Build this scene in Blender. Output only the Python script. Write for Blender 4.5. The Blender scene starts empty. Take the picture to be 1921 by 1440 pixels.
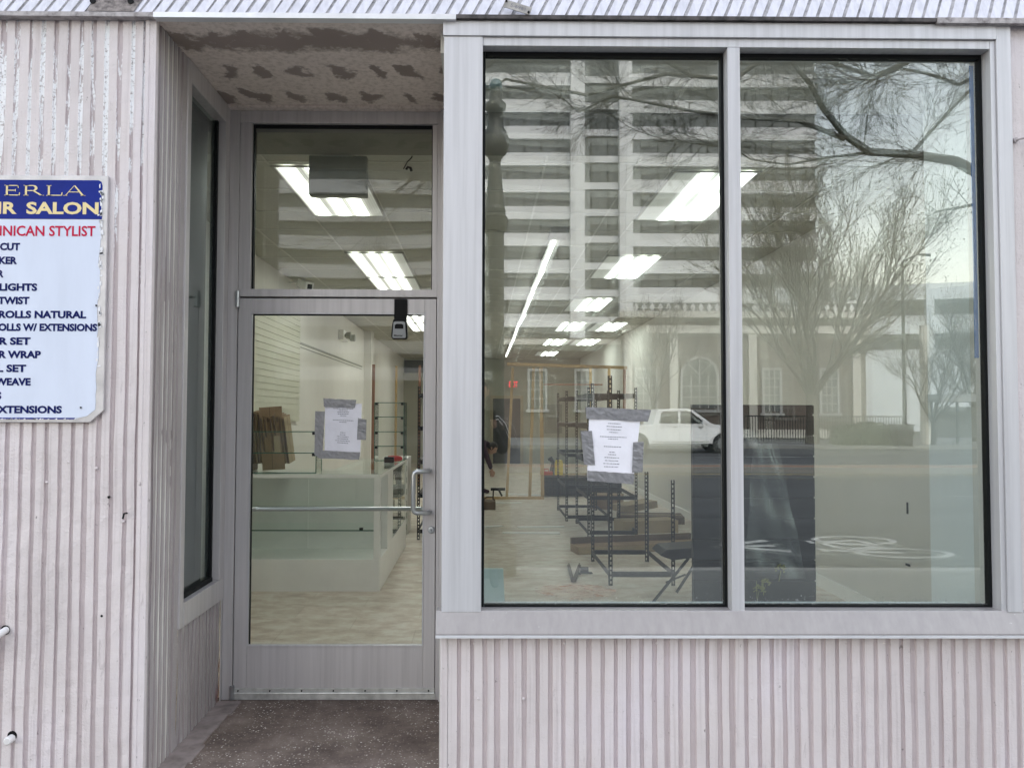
import bpy, math, random
from mathutils import Vector, Matrix, Euler, noise as mnoise
random.seed(7)
SC = bpy.context.scene
COL = SC.collection
R = math.radians

# ------------------------------------------------------------------ camera, sky, sun, exposure
F = 1400.0; W, H = 1921.0, 1440.0
CAM = Vector((0.0, -3.09, 1.51))
cd = bpy.data.cameras.new("camera"); cam = bpy.data.objects.new("camera", cd); COL.objects.link(cam)
cd.sensor_width = 36; cd.lens = 36 * F / W
cd.shift_x = 0.0225; cd.shift_y = 0.0031
cd.clip_start = 0.05; cd.clip_end = 2000
CR = Matrix.Rotation(R(-0.5), 3, 'Z') @ Matrix.Rotation(R(92.0), 3, 'X') @ Matrix.Rotation(R(0.16), 3, 'Z')
cam.matrix_world = Matrix.Translation(CAM) @ CR.to_4x4()
SC.camera = cam

def at(px, py, Y):
    """photo pixel -> world point on the plane y = Y (used while measuring the place)"""
    d = CR @ Vector(((px - W/2 + cd.shift_x*W)/F, (H/2 - py + cd.shift_y*W)/F, -1.0))
    t = (Y - CAM.y) / d.y
    return CAM + d * t
def ax(px, Y, py=775): return at(px, py, Y).x
def az(py, Y, px=905): return at(px, py, Y).z
def mir(px, py, D, G=0.06):
    """pixel seen mirrored in the shop window -> world point D metres out in the street"""
    p = at(px, py, D + 2*G)
    return Vector((p.x, -D, p.z))

world = bpy.data.worlds.new("World"); SC.world = world; world.use_nodes = True
wn = world.node_tree; wn.nodes.clear()
sky = wn.nodes.new("ShaderNodeTexSky"); sky.sky_type = 'NISHITA'; sky.sun_disc = False
SUN_EL, SUN_ROT = R(50), R(22)
sky.sun_elevation = SUN_EL; sky.sun_rotation = SUN_ROT
sky.air_density = 2.2; sky.dust_density = 1.2; sky.ozone_density = 1.0
hs = wn.nodes.new("ShaderNodeHueSaturation"); hs.inputs['Saturation'].default_value = 0.50
bg = wn.nodes.new("ShaderNodeBackground"); bg.inputs['Strength'].default_value = 0.15
wo = wn.nodes.new("ShaderNodeOutputWorld")
wn.links.new(sky.outputs[0], hs.inputs['Color']); wt = wn.nodes.new("ShaderNodeMix"); wt.data_type = 'RGBA'; wt.blend_type = 'MULTIPLY'; wt.inputs[0].default_value = 1.0; wt.inputs[7].default_value = (1.035, .99, .995, 1)
wn.links.new(hs.outputs[0], wt.inputs[6]); wn.links.new(wt.outputs[2], bg.inputs[0]); wn.links.new(bg.outputs[0], wo.inputs[0])
sl = bpy.data.lights.new("sun", 'SUN'); sl.energy = 0.5; sl.angle = R(20); sl.color = (1, .97, .92)
so = bpy.data.objects.new("sun", sl); COL.objects.link(so)
sdir = Vector((math.sin(SUN_ROT)*math.cos(SUN_EL), math.cos(SUN_ROT)*math.cos(SUN_EL), math.sin(SUN_EL)))
so.rotation_euler = sdir.to_track_quat('Z', 'Y').to_euler(); so.location = (0, 0, 40)
SC.view_settings.view_transform = 'Standard'; SC.view_settings.look = 'None'
SC.view_settings.exposure = 2.0; SC.view_settings.gamma = 1.0
cy = SC.cycles
cy.max_bounces = 14; cy.transparent_max_bounces = 24; cy.glossy_bounces = 6; cy.diffuse_bounces = 5
cy.caustics_reflective = False; cy.caustics_refractive = False
cy.use_denoising = True
cy.sample_clamp_indirect = 6.0

# ------------------------------------------------------------------ materials
MATS = {}
def nm(name):
    m = bpy.data.materials.new(name); m.use_nodes = True
    return m, m.node_tree, m.node_tree.nodes['Principled BSDF']
def node(nt, t, **kw):
    n = nt.nodes.new(t)
    for k, v in kw.items():
        if k in n.inputs: n.inputs[k].default_value = v
        else: setattr(n, k, v)
    return n
def c4(c): return (c[0], c[1], c[2], 1)
def ramp(nt, src, stops, interp='LINEAR'):
    r = nt.nodes.new('ShaderNodeValToRGB'); r.color_ramp.interpolation = interp
    e = r.color_ramp.elements
    e[0].position, e[0].color = stops[0][0], c4(stops[0][1]) if not isinstance(stops[0][1], (int, float)) else (stops[0][1],)*3+(1,)
    e[1].position, e[1].color = stops[-1][0], c4(stops[-1][1]) if not isinstance(stops[-1][1], (int, float)) else (stops[-1][1],)*3+(1,)
    for p, c in stops[1:-1]:
        x = e.new(p); x.color = c4(c) if not isinstance(c, (int, float)) else (c,)*3+(1,)
    nt.links.new(src, r.inputs[0]); return r.outputs[0]
def coords(nt, scale=(1,1,1), loc=(0,0,0), rot=(0,0,0)):
    g = nt.nodes.new('ShaderNodeNewGeometry'); mp = nt.nodes.new('ShaderNodeMapping')
    mp.inputs['Scale'].default_value = scale; mp.inputs['Location'].default_value = loc; mp.inputs['Rotation'].default_value = rot
    nt.links.new(g.outputs['Position'], mp.inputs[0]); return mp.outputs[0]
def noise(nt, vec, scale=5, detail=4, rough=.55, dist=0):
    n = node(nt, 'ShaderNodeTexNoise', Scale=scale, Detail=detail, Roughness=rough, Distortion=dist)
    nt.links.new(vec, n.inputs['Vector']); return n.outputs['Fac']
def mix(nt, fac, a, b, mode='MIX'):
    m = nt.nodes.new('ShaderNodeMix'); m.data_type = 'RGBA'; m.blend_type = mode
    for sock, v in ((m.inputs[0], fac), (m.inputs[6], a), (m.inputs[7], b)):
        if isinstance(v, bpy.types.NodeSocket): nt.links.new(v, sock)
        elif isinstance(v, (int, float)): sock.default_value = v
        else: sock.default_value = c4(v)
    return m.outputs[2]
def bump(nt, bsdf, h, strength=.3, dist=.01):
    b = node(nt, 'ShaderNodeBump', Strength=strength, Distance=dist)
    nt.links.new(h, b.inputs['Height']); nt.links.new(b.outputs[0], bsdf.inputs['Normal'])
def mat(name, col, rough=.6, metal=0, var=.12, vs=6, stretch=(1,1,1), bmp=0, bs=40, spec=None, dark=None):
    """principled with a little colour wear and optional fine bump"""
    if name in MATS: return MATS[name]
    m, nt, b = nm(name)
    b.inputs['Roughness'].default_value = rough; b.inputs['Metallic'].default_value = metal
    if spec is not None: b.inputs['Specular IOR Level'].default_value = spec
    v = coords(nt, stretch)
    if var > 0:
        n = noise(nt, v, vs, 5, .6)
        lo = tuple(c*(1-var) for c in col) if dark is None else dark; hi = tuple(min(1, c*(1+var*.6)) for c in col)
        nt.links.new(ramp(nt, n, [(.3, lo), (.55, col), (.75, hi)]), b.inputs['Base Color'])
    else: b.inputs['Base Color'].default_value = c4(col)
    if bmp: bump(nt, b, noise(nt, coords(nt), bs, 4), bmp, .004)
    MATS[name] = m; return m
def lowspec(m, v=.12):
    m.node_tree.nodes['Principled BSDF'].inputs['Specular IOR Level'].default_value = v; return m
def emat(name, col, s):
    if name in MATS: return MATS[name]
    m, nt, b = nm(name); b.inputs['Base Color'].default_value = c4(col)
    b.inputs['Emission Color'].default_value = c4(col); b.inputs['Emission Strength'].default_value = s
    MATS[name] = m; return m

def painted_siding(name, base, grooves=False, peel=False, stain=True, dirt=.5):
    m, nt, b = nm(name); b.inputs['Roughness'].default_value = .42
    big = noise(nt, coords(nt, (1.2, 1.2, .5)), 2.2, 4)
    col = ramp(nt, big, [(.3, tuple(c*.88 for c in base)), (.5, base), (.72, (base[0]*1.04, base[1]*1.05, base[2]*1.1))])
    # vertical run-down dirt
    st = noise(nt, coords(nt, (60, 60, 1.1)), 1.0, 5, .6)
    stm = ramp(nt, st, [(.52, 0.0), (.75, dirt)])
    col = mix(nt, stm, col, (base[0]*.62, base[1]*.58, base[2]*.58))
    # scuffs and specks
    sp = noise(nt, coords(nt, (1, 1, .5)), 42, 3, .7)
    spm = ramp(nt, sp, [(.685, 0.0), (.73, .8)])
    col = mix(nt, spm, col, (.22, .19, .19))
    sc = noise(nt, coords(nt, (14, 14, 2.6)), 2.0, 6, .75, 1.0)
    scm = ramp(nt, sc, [(.60, 0.0), (.70, .45)])
    col = mix(nt, scm, col, (.34, .29, .30))
    if peel:
        # bare primer where paint has flaked from the grooves, mostly near the top of the wall
        pn = noise(nt, coords(nt, (22, 22, 2.6)), 1.0, 7, .68, .4)
        sep = nt.nodes.new('ShaderNodeSeparateXYZ'); g = nt.nodes.new('ShaderNodeNewGeometry'); nt.links.new(g.outputs['Position'], sep.inputs[0])
        mr = node(nt, 'ShaderNodeMapRange'); nt.links.new(sep.outputs[2], mr.inputs[0])
        mr.inputs[1].default_value = 1.7; mr.inputs[2].default_value = 2.55; mr.inputs[3].default_value = -.24; mr.inputs[4].default_value = .015
        ad = node(nt, 'ShaderNodeMath', operation='ADD'); nt.links.new(pn, ad.inputs[0]); nt.links.new(mr.outputs[0], ad.inputs[1])
        pm = ramp(nt, ad.outputs[0], [(.49, 0.0), (.505, 1.0)])
        fine = noise(nt, coords(nt, (1, 1, 1)), 90, 3, .7)
        pc = ramp(nt, fine, [(.36, (.42, .38, .38)), (.47, (.84, .84, .86))])
        col = mix(nt, pm, col, pc)
    nt.links.new(col, b.inputs['Base Color'])
    h1 = noise(nt, coords(nt), 9, 3); h2 = noise(nt, coords(nt), 120, 4)
    ad = node(nt, 'ShaderNodeMath', operation='MULTIPLY_ADD'); nt.links.new(h1, ad.inputs[0]); ad.inputs[1].default_value = 2.2; nt.links.new(h2, ad.inputs[2])
    bump(nt, b, ad.outputs[0], .5, .005)
    MATS[name] = m; return m

PINK = (.655, .595, .60)
M_SID = painted_siding('siding_paint', PINK)
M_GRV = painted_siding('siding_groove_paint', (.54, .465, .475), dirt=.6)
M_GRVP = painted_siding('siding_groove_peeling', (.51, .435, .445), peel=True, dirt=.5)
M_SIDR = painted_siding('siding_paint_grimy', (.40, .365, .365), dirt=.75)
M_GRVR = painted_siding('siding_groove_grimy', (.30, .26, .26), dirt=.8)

def alu(name, col, rough=.38, streak=.25):
    m, nt, b = nm(name); b.inputs['Roughness'].default_value = rough; b.inputs['Metallic'].default_value = .25
    s = noise(nt, coords(nt, (30, 30, .8)), 1.2, 5, .6)
    c = ramp(nt, s, [(.35, tuple(x*(1-streak*.5) for x in col)), (.55, col), (.72, tuple(min(1, x*1.06) for x in col))])
    d = noise(nt, coords(nt), 55, 3, .7); dm = ramp(nt, d, [(.70, 0.0), (.76, .5)])
    c = mix(nt, dm, c, (.85, .85, .86))
    nt.links.new(c, b.inputs['Base Color']); bump(nt, b, noise(nt, coords(nt, (80, 80, 3)), 2, 3), .06, .003)
    MATS[name] = m; return m
M_ALU = alu('aluminium_pale', (.595, .59, .615))
M_ALUD = alu('aluminium_door', (.55, .525, .53))
M_APR = alu('aluminium_sill', (.36, .335, .335), streak=.15)
M_FAS = alu('fascia_enamel', (.60, .59, .64), .45, .3)
M_EDGE = mat('bright_edge', (.75, .75, .78), .35, .3)
M_GASK = mat('black_gasket', (.010, .011, .012), .5, var=0)
M_CHROME = mat('brushed_steel', (.50, .52, .54), .28, .9, var=.05)
M_DARK = mat('dark_metal', (.018, .020, .022), .42, .3, var=.2)
M_WHITE = mat('white_laminate', (.90, .90, .89), .35, var=.04)
M_WALL = mat('wall_paint', (.71, .695, .66), .7, var=.05, vs=1.5, bmp=.05, bs=60)
M_WALLW = mat('white_drywall', (.86, .90, .93), .7, var=.04, vs=3)
M_CEIL = mat('ceiling_tile', (.46, .46, .41), .8, var=.06, vs=30, bmp=.1, bs=200)
M_PLY = mat('pine', (.52, .36, .17), .6, var=.25, vs=4, stretch=(8, 8, 1))
M_REDW = mat('red_brown_wood', (.22, .10, .055), .6, var=.25, vs=4, stretch=(8, 8, 1))
M_CARD = mat('cardboard', (.30, .20, .115), .75, var=.18, vs=5)
M_CARDL = mat('cardboard_pale', (.42, .33, .21), .75, var=.15, vs=5)
M_CARDD = mat('cardboard_dark', (.13, .085, .055), .75, var=.2, vs=5)
M_PAPER = mat('paper', (.80, .79, .86), .6, var=.06, vs=14, bmp=.5, bs=22)
M_INK = mat('ink', (.20, .20, .24), .6, var=0)
M_TAPE = mat('duct_tape', (.26, .26, .275), .34, .35, var=.22, vs=45, bmp=.5, bs=60)
M_BLACK = mat('black_plastic', (.006, .006, .007), .35, var=0)
M_GREYP = mat('grey_plastic', (.24, .25, .26), .35, .3, var=.05)
M_LGREY = mat('light_grey_box', (.30, .31, .27), .6, var=.06)
M_CONC = mat('road_concrete', (.20, .20, .19), .85, var=.15, vs=.7, bmp=.2, bs=60)
M_ASPH = mat('asphalt', (.05, .052, .056), .8, var=.45, vs=.8, stretch=(.25, 1.6, 1), bmp=.2, bs=80)
M_PAINTW = mat('road_paint', (.50, .50, .48), .7, var=.5, vs=7)
M_PAINTY = mat('road_paint_yellow', (.55, .42, .15), .7, var=.2, vs=8)
M_BRICK = None
M_BARK = mat('bark', (.085, .072, .058), .9, var=.3, vs=8, bmp=.4, bs=30)
M_BARKD = mat('bark_dark', (.045, .038, .030), .9, var=.3, vs=8)
M_BUD = mat('buds', (.17, .18, .11), .8, var=.3, vs=8)
M_HEDGE = mat('hedge_leaf', (.045, .065, .03), .8, var=.4, vs=10)
M_BRONZE = mat('lamp_bronze', (.09, .09, .075), .5, .3, var=.2)
M_TEAL = mat('lamp_globe_teal', (.02, .09, .11), .2, var=.1)
M_CARW = mat('truck_white', (.78, .79, .80), .18, var=.02)
M_TYRE = mat('tyre', (.012, .012, .012), .8, var=.2)
M_CGLASS = mat('car_glass', (.015, .02, .022), .05, var=0)
M_TOWER = mat('tower_concrete', (.72, .73, .74), .8, var=.05, vs=.3)
M_TGLASS = mat('tower_glass', (.11, .12, .12), .25, var=.3, vs=.25, stretch=(1, 1, .3))
M_TGRID = mat('tower_mullion', (.015, .017, .017), .5, var=0)
M_TRIM = mat('stone_trim', (.62, .60, .54), .8, var=.08, vs=2)
M_GARAGE = mat('garage_white', (.66, .70, .72), .8, var=.06, vs=.6)
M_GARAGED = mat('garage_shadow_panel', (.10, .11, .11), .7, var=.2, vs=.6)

for q in (M_GASK, M_BLACK, M_DARK): lowspec(q)

def brick(name, c1, c2, mortar, scale=1.0, vert=True):
    m, nt, b = nm(name); b.inputs['Roughness'].default_value = .85
    t = nt.nodes.new('ShaderNodeTexBrick'); t.inputs['Color1'].default_value = c4(c1); t.inputs['Color2'].default_value = c4(c2); t.inputs['Mortar'].default_value = c4(mortar)
    t.inputs['Scale'].default_value = scale; t.inputs['Mortar Size'].default_value = .008; t.inputs['Brick Width'].default_value = .22; t.inputs['Row Height'].default_value = .075
    nt.links.new(coords(nt, (1, 1, 1), rot=(R(90), 0, 0) if vert else (0, 0, 0)), t.inputs['Vector']); nt.links.new(t.outputs['Color'], b.inputs['Base Color'])
    MATS[name] = m; return m
M_BRICK = brick('brick', (.13, .095, .075), (.10, .075, .06), (.17, .155, .14))

# floor: mottled beige plank vinyl
def floor_mat():
    m, nt, b = nm('vinyl_floor'); b.inputs['Roughness'].default_value = .38
    a = noise(nt, coords(nt, (1.4, 2.3, 1)), 3.4, 8, .68, .25)
    c = ramp(nt, a, [(.30, (.46, .365, .30)), (.47, (.64, .54, .46)), (.56, (.72, .65, .575)), (.72, (.82, .78, .72))])
    t = nt.nodes.new('ShaderNodeTexBrick'); t.inputs['Scale'].default_value = 1; t.inputs['Brick Width'].default_value = .92; t.inputs['Row Height'].default_value = .31
    t.inputs['Mortar Size'].default_value = .002; t.inputs['Color1'].default_value = (1, 1, 1, 1); t.inputs['Color2'].default_value = (.90, .92, .90, 1); t.inputs['Mortar'].default_value = (.72, .70, .66, 1)
    nt.links.new(coords(nt), t.inputs['Vector'])
    nt.links.new(mix(nt, 1.0, c, t.outputs['Color'], 'MULTIPLY'), b.inputs['Base Color']); return m
M_FLOOR = floor_mat()

def stoop_mat():
    m, nt, b = nm('exposed_aggregate'); b.inputs['Roughness'].default_value = .9
    g = noise(nt, coords(nt), 3.5, 7, .7)
    base = ramp(nt, g, [(.32, (.07, .050, .042)), (.5, (.145, .108, .092)), (.7, (.25, .20, .175))])
    v = node(nt, 'ShaderNodeTexVoronoi', Scale=78.0); nt.links.new(coords(nt), v.inputs['Vector'])
    sz = ramp(nt, v.outputs['Distance'], [(.24, 1.0), (.36, 0.0)])
    sel = nt.nodes.new('ShaderNodeSeparateColor'); nt.links.new(v.outputs['Color'], sel.inputs[0])
    s2 = ramp(nt, sel.outputs[0], [(.18, 0.0), (.22, 1.0)])
    patch = noise(nt, coords(nt), 4.0, 4); pm = ramp(nt, patch, [(.42, .15), (.62, 1.0)])
    mm = node(nt, 'ShaderNodeMath', operation='MULTIPLY'); nt.links.new(sz, mm.inputs[0]); nt.links.new(s2, mm.inputs[1])
    m2 = node(nt, 'ShaderNodeMath', operation='MULTIPLY'); nt.links.new(mm.outputs[0], m2.inputs[0]); nt.links.new(pm, m2.inputs[1])
    peb = ramp(nt, sel.outputs[1], [(.2, (.20, .16, .13)), (.6, (.42, .37, .31)), (.9, (.70, .66, .60))])
    nt.links.new(mix(nt, m2.outputs[0], base, peb), b.inputs['Base Color'])
    bump(nt, b, v.outputs['Distance'], .4, .004); return m
M_STOOP = stoop_mat()

def soffit_mat():
    m, nt, b = nm('stained_soffit'); b.inputs['Roughness'].default_value = .85
    g = nt.nodes.new('ShaderNodeNewGeometry'); sep = nt.nodes.new('ShaderNodeSeparateXYZ'); nt.links.new(g.outputs['Position'], sep.inputs[0])
    def mth(op, a, b_=None, c=None):
        n = node(nt, 'ShaderNodeMath', operation=op)
        for i, v in enumerate((a, b_, c)):
            if v is None: continue
            if isinstance(v, bpy.types.NodeSocket): nt.links.new(v, n.inputs[i])
            else: n.inputs[i].default_value = v
        return n.outputs[0]
    X, Y = sep.outputs[0], sep.outputs[1]
    wob = noise(nt, coords(nt), 3.0, 5, .6); wob2 = noise(nt, coords(nt, loc=(5, 3, 1)), 9.0, 6, .7)
    # rows of roller daubs that thin out with depth
    Xw = mth('ADD', X, mth('MULTIPLY', mth('SUBTRACT', wob, .5), .36)); Yw = mth('ADD', Y, mth('MULTIPLY', mth('SUBTRACT', wob2, .5), .26))
    sx = mth('SINE', mth('MULTIPLY_ADD', Xw, 34.0, mth('MULTIPLY', Yw, -12.0)))
    sy = mth('SINE', mth('MULTIPLY_ADD', Yw, 21.0, -1.9))
    daub = mth('SUBTRACT', mth('ADD', sx, sy), .55)
    band = mth('SUBTRACT', .95, mth('MULTIPLY', mth('ABSOLUTE', mth('SUBTRACT', Yw, .19)), 9.0))
    edge = mth('MULTIPLY', mth('MAXIMUM', mth('SUBTRACT', .055, Y), 0.0), -60.0)
    grad = mth('MULTIPLY', Y, -.35)
    tot = mth('ADD', mth('ADD', mth('MAXIMUM', daub, band), mth('ADD', edge, grad)), mth('ADD', mth('MULTIPLY', mth('SUBTRACT', wob, .5), 2.2), mth('MULTIPLY', mth('SUBTRACT', noise(nt, coords(nt, loc=(2, 1, 4)), 26.0, 6, .75), .5), 1.5)))
    mk = ramp(nt, tot, [(.0, 0.0), (.55, 1.0)])
    fine = noise(nt, coords(nt), 40, 5, .7)
    light = ramp(nt, fine, [(.35, (.58, .50, .45)), (.55, (.76, .67, .62))])
    dark = ramp(nt, noise(nt, coords(nt), 2.0, 3), [(.3, (.28, .23, .205)), (.7, (.35, .285, .26))])
    nt.links.new(mix(nt, mk, light, dark), b.inputs['Base Color']); bump(nt, b, fine, .3, .003); return m
M_SOFFIT = soffit_mat()

def glass_mat(name, tint, refl, rough=0.0, edgef=.7, dust=0, low=True):
    m = bpy.data.materials.new(name); m.use_nodes = True; nt = m.node_tree; nt.nodes.clear()
    o = nt.nodes.new('ShaderNodeOutputMaterial'); mx = nt.nodes.new('ShaderNodeMixShader')
    t = nt.nodes.new('ShaderNodeBsdfTransparent'); t.inputs[0].default_value = c4(tint)
    g = nt.nodes.new('ShaderNodeBsdfGlossy'); g.inputs['Roughness'].default_value = rough; g.inputs['Color'].default_value = (.97, 1, .99, 1)
    lw = nt.nodes.new('ShaderNodeLayerWeight'); lw.inputs['Blend'].default_value = .5
    p = node(nt, 'ShaderNodeMath', operation='POWER'); nt.links.new(lw.outputs['Facing'], p.inputs[0]); p.inputs[1].default_value = 4.0
    ma = node(nt, 'ShaderNodeMath', operation='MULTIPLY_ADD'); nt.links.new(p.outputs[0], ma.inputs[0]); ma.inputs[1].default_value = edgef; ma.inputs[2].default_value = refl
    nt.links.new(ma.outputs[0], mx.inputs[0]); nt.links.new(t.outputs[0], mx.inputs[1]); nt.links.new(g.outputs[0], mx.inputs[2])
    if dust:
        df = nt.nodes.new('ShaderNodeBsdfDiffuse'); df.inputs[0].default_value = (.8, .84, .84, 1); m2 = nt.nodes.new('ShaderNodeMixShader')
        a = noise(nt, coords(nt, (1, 1, .6), rot=(0, R(35), 0)), 3.0, 8, .75, 1.2); f1 = ramp(nt, a, [(.50, 0.0), (.78, dust)])
        b_ = noise(nt, coords(nt, (9, 9, 1.2), rot=(0, R(25), 0)), 2.2, 5, .7); f2 = ramp(nt, b_, [(.58, 0.0), (.80, dust*.8)])
        sp = nt.nodes.new('ShaderNodeSeparateXYZ'); gg = nt.nodes.new('ShaderNodeNewGeometry'); nt.links.new(gg.outputs['Position'], sp.inputs[0])
        sk = noise(nt, coords(nt), 130, 3, .8); lo = node(nt, 'ShaderNodeMapRange'); nt.links.new(sp.outputs[2], lo.inputs[0]); lo.inputs[1].default_value = .70; lo.inputs[2].default_value = .80; lo.inputs[3].default_value = .14; lo.inputs[4].default_value = -.02
        ad = node(nt, 'ShaderNodeMath', operation='ADD'); nt.links.new(sk, ad.inputs[0]); nt.links.new(lo.outputs[0], ad.inputs[1]); f3 = ramp(nt, ad.outputs[0], [(.70, 0.0), (.76, .55 if low else 0.0)])
        s1 = node(nt, 'ShaderNodeMath', operation='ADD'); nt.links.new(f1, s1.inputs[0]); nt.links.new(f2, s1.inputs[1])
        s2 = node(nt, 'ShaderNodeMath', operation='ADD'); nt.links.new(s1.outputs[0], s2.inputs[0]); nt.links.new(f3, s2.inputs[1])
        nt.links.new(s2.outputs[0], m2.inputs[0]); nt.links.new(mx.outputs[0], m2.inputs[1]); nt.links.new(df.outputs[0], m2.inputs[2]); nt.links.new(m2.outputs[0], o.inputs[0])
    else: nt.links.new(mx.outputs[0], o.inputs[0])
    MATS[name] = m; return m
M_GL1 = glass_mat('window_glass', (.90, .935, .90), .19, dust=.028)
M_GL2 = glass_mat('window_glass_inner', (.90, .94, .945), .085)
M_GLD = glass_mat('door_glass', (.90, .925, .89), .035, dust=.03, low=False)
M_GLT = glass_mat('transom_glass', (.86, .885, .84), .07)
M_GLSIDE = glass_mat('side_glass', (.85, .90, .88), .10, dust=.06, low=False)
M_GLS = glass_mat('shelf_glass', (.975, .99, .98), .035)
M_GEDGE = mat('glass_edge', (.05, .16, .12), .2, var=0)

# ------------------------------------------------------------------ mesh building
ORG = {}
class MB:
    def __init__(s): s.v = []; s.f = []; s.m = []
    def face(s, pts, mi=0):
        b = len(s.v); s.v += [Vector(p) for p in pts]; s.f.append(tuple(range(b, b+len(pts)))); s.m.append(mi); return s
    def box(s, x0, x1, y0, y1, z0, z1, mi=0, T=None):
        if x0 > x1: x0, x1 = x1, x0
        if y0 > y1: y0, y1 = y1, y0
        if z0 > z1: z0, z1 = z1, z0
        b = len(s.v); pts = [Vector((x, y, z)) for z in (z0, z1) for y in (y0, y1) for x in (x0, x1)]
        if T is not None: pts = [T @ p for p in pts]
        s.v += pts
        for f in ((0,2,3,1),(4,5,7,6),(0,1,5,4),(2,6,7,3),(0,4,6,2),(1,3,7,5)):
            s.f.append(tuple(b+i for i in f)); s.m.append(mi)
        return s
    def path(s, pts, rad, n=8, mi=0, cap=True):
        pts = [Vector(p) for p in pts]; rad = rad if isinstance(rad, (list, tuple)) else [rad]*len(pts)
        b = len(s.v); u = None
        for i, p in enumerate(pts):
            d = (pts[min(i+1, len(pts)-1)] - pts[max(i-1, 0)]).normalized()
            if u is None: u = d.orthogonal().normalized()
            else:
                u = (u - d*u.dot(d)); u = u.normalized() if u.length > 1e-6 else d.orthogonal().normalized()
            w = d.cross(u)
            for k in range(n):
                a = 2*math.pi*k/n; s.v.append(p + (u*math.cos(a) + w*math.sin(a))*rad[i])
        for i in range(len(pts)-1):
            for k in range(n):
                s.f.append((b+i*n+k, b+i*n+(k+1)%n, b+(i+1)*n+(k+1)%n, b+(i+1)*n+k)); s.m.append(mi)
        if cap:
            s.f.append(tuple(b+k for k in range(n))[::-1]); s.m.append(mi)
            e = b+(len(pts)-1)*n; s.f.append(tuple(e+k for k in range(n))); s.m.append(mi)
        return s
    def lathe(s, prof, c, n=20, mi=0, axis='Z'):
        b = len(s.v)
        for r, z in prof:
            for k in range(n):
                a = 2*math.pi*k/n
                o = Vector((r*math.cos(a), r*math.sin(a), z))
                if axis == 'Y': o = Vector((o.x, z, o.y))
                if axis == 'X': o = Vector((z, o.x, o.y))
                s.v.append(Vector(c)+o)
        for i in range(len(prof)-1):
            for k in range(n):
                s.f.append((b+i*n+k, b+i*n+(k+1)%n, b+(i+1)*n+(k+1)%n, b+(i+1)*n+k)); s.m.append(mi)
        s.f.append(tuple(b+k for k in range(n))[::-1]); s.m.append(mi)
        e = b+(len(prof)-1)*n; s.f.append(tuple(e+k for k in range(n))); s.m.append(mi)
        return s
    def prism(s, poly, plane, a0, a1, mi=0):
        """poly in plane 'XZ','XY','YZ' extruded along the third axis from a0 to a1"""
        def P(u, v, a):
            return Vector((u, a, v)) if plane == 'XZ' else Vector((u, v, a)) if plane == 'XY' else Vector((a, u, v))
        n = len(poly); b = len(s.v)
        s.v += [P(u, v, a0) for u, v in poly] + [P(u, v, a1) for u, v in poly]
        s.f.append(tuple(range(b, b+n))); s.m.append(mi)
        s.f.append(tuple(range(b+2*n-1, b+n-1, -1))); s.m.append(mi)
        for i in range(n):
            j = (i+1) % n; s.f.append((b+j, b+i, b+n+i, b+n+j)); s.m.append(mi)
        return s
    def build(s, name, mats, parent=None, smooth=False, org=None, bevel=0):
        if not isinstance(mats, (list, tuple)): mats = [mats]
        xs = [v.x for v in s.v]; ys = [v.y for v in s.v]; zs = [v.z for v in s.v]
        o0 = Vector(org) if org is not None else Vector(((min(xs)+max(xs))/2, (min(ys)+max(ys))/2, min(zs)))
        me = bpy.data.meshes.new(name); me.from_pydata([v - o0 for v in s.v], [], s.f)
        for m in mats: me.materials.append(m)
        me.polygons.foreach_set('material_index', s.m)
        if smooth: me.polygons.foreach_set('use_smooth', [True]*len(s.f))
        me.update()
        o = bpy.data.objects.new(name, me); COL.objects.link(o); ORG[o.name] = o0
        if parent is not None: o.parent = parent; o.location = o0 - ORG[parent.name]
        else: o.location = o0
        if bevel:
            md = o.modifiers.new('edge', 'BEVEL'); md.width = bevel; md.segments = 2; md.limit_method = 'ANGLE'
        return o
def tag(o, label=None, cat=None, group=None, kind=None):
    if label: o['label'] = label
    if cat: o['category'] = cat
    if group: o['group'] = group
    if kind: o['kind'] = kind
    return o
def thing(name, label, cat, loc, group=None):
    o = bpy.data.objects.new(name, None); COL.objects.link(o); o.location = loc; ORG[o.name] = Vector(loc)
    o.empty_display_size = .2
    return tag(o, label, cat, group)
def kids(o): return [c for c in bpy.data.objects if c.parent == o]
def copy_tree(o, parent=None, loc=None):
    c = o.copy(); COL.objects.link(c)
    if parent is not None: c.parent = parent
    if loc is not None: c.location = loc
    for ch in kids(o): copy_tree(ch, c)
    return c
def struct(name, mb, m, **kw): return tag(mb.build(name, m, **kw), kind='structure')
def text_mesh(mb, s, x0, x1, z, cap, Y, mi=0, off=0.0, thick=.0006, full=None, T=None):
    """lettering whose visible part s spans x0..x1, baseline z, capital height cap, facing -Y"""
    def bb(t):
        cu = bpy.data.curves.new('t', 'FONT'); cu.body = t; cu.offset = off; cu.resolution_u = 3
        ob = bpy.data.objects.new('t', cu); COL.objects.link(ob); bpy.context.view_layer.update()
        me = ob.to_mesh(); vs = [v.co.copy() for v in me.vertices]; fs = [tuple(p.vertices) for p in me.polygons]
        ob.to_mesh_clear(); bpy.data.objects.remove(ob); bpy.data.curves.remove(cu); return vs, fs
    vs, fs = bb(s); w0 = min(v.x for v in vs); w1 = max(v.x for v in vs); sx = (x1-x0)/(w1-w0)
    hv, _ = bb('H'); sz = cap/(max(v.y for v in hv)-min(v.y for v in hv)); zb = min(v.y for v in hv)
    if full: vs, fs = bb(full); w1 = max(v.x for v in vs)
    b = len(mb.v)
    for v in vs:
        p = Vector((x1+(v.x-w1)*sx, Y-thick, z+(v.y-zb)*sz)); mb.v.append(T @ p if T else p)
    for f in fs: mb.f.append(tuple(b+i for i in f)); mb.m.append(mi)

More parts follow.
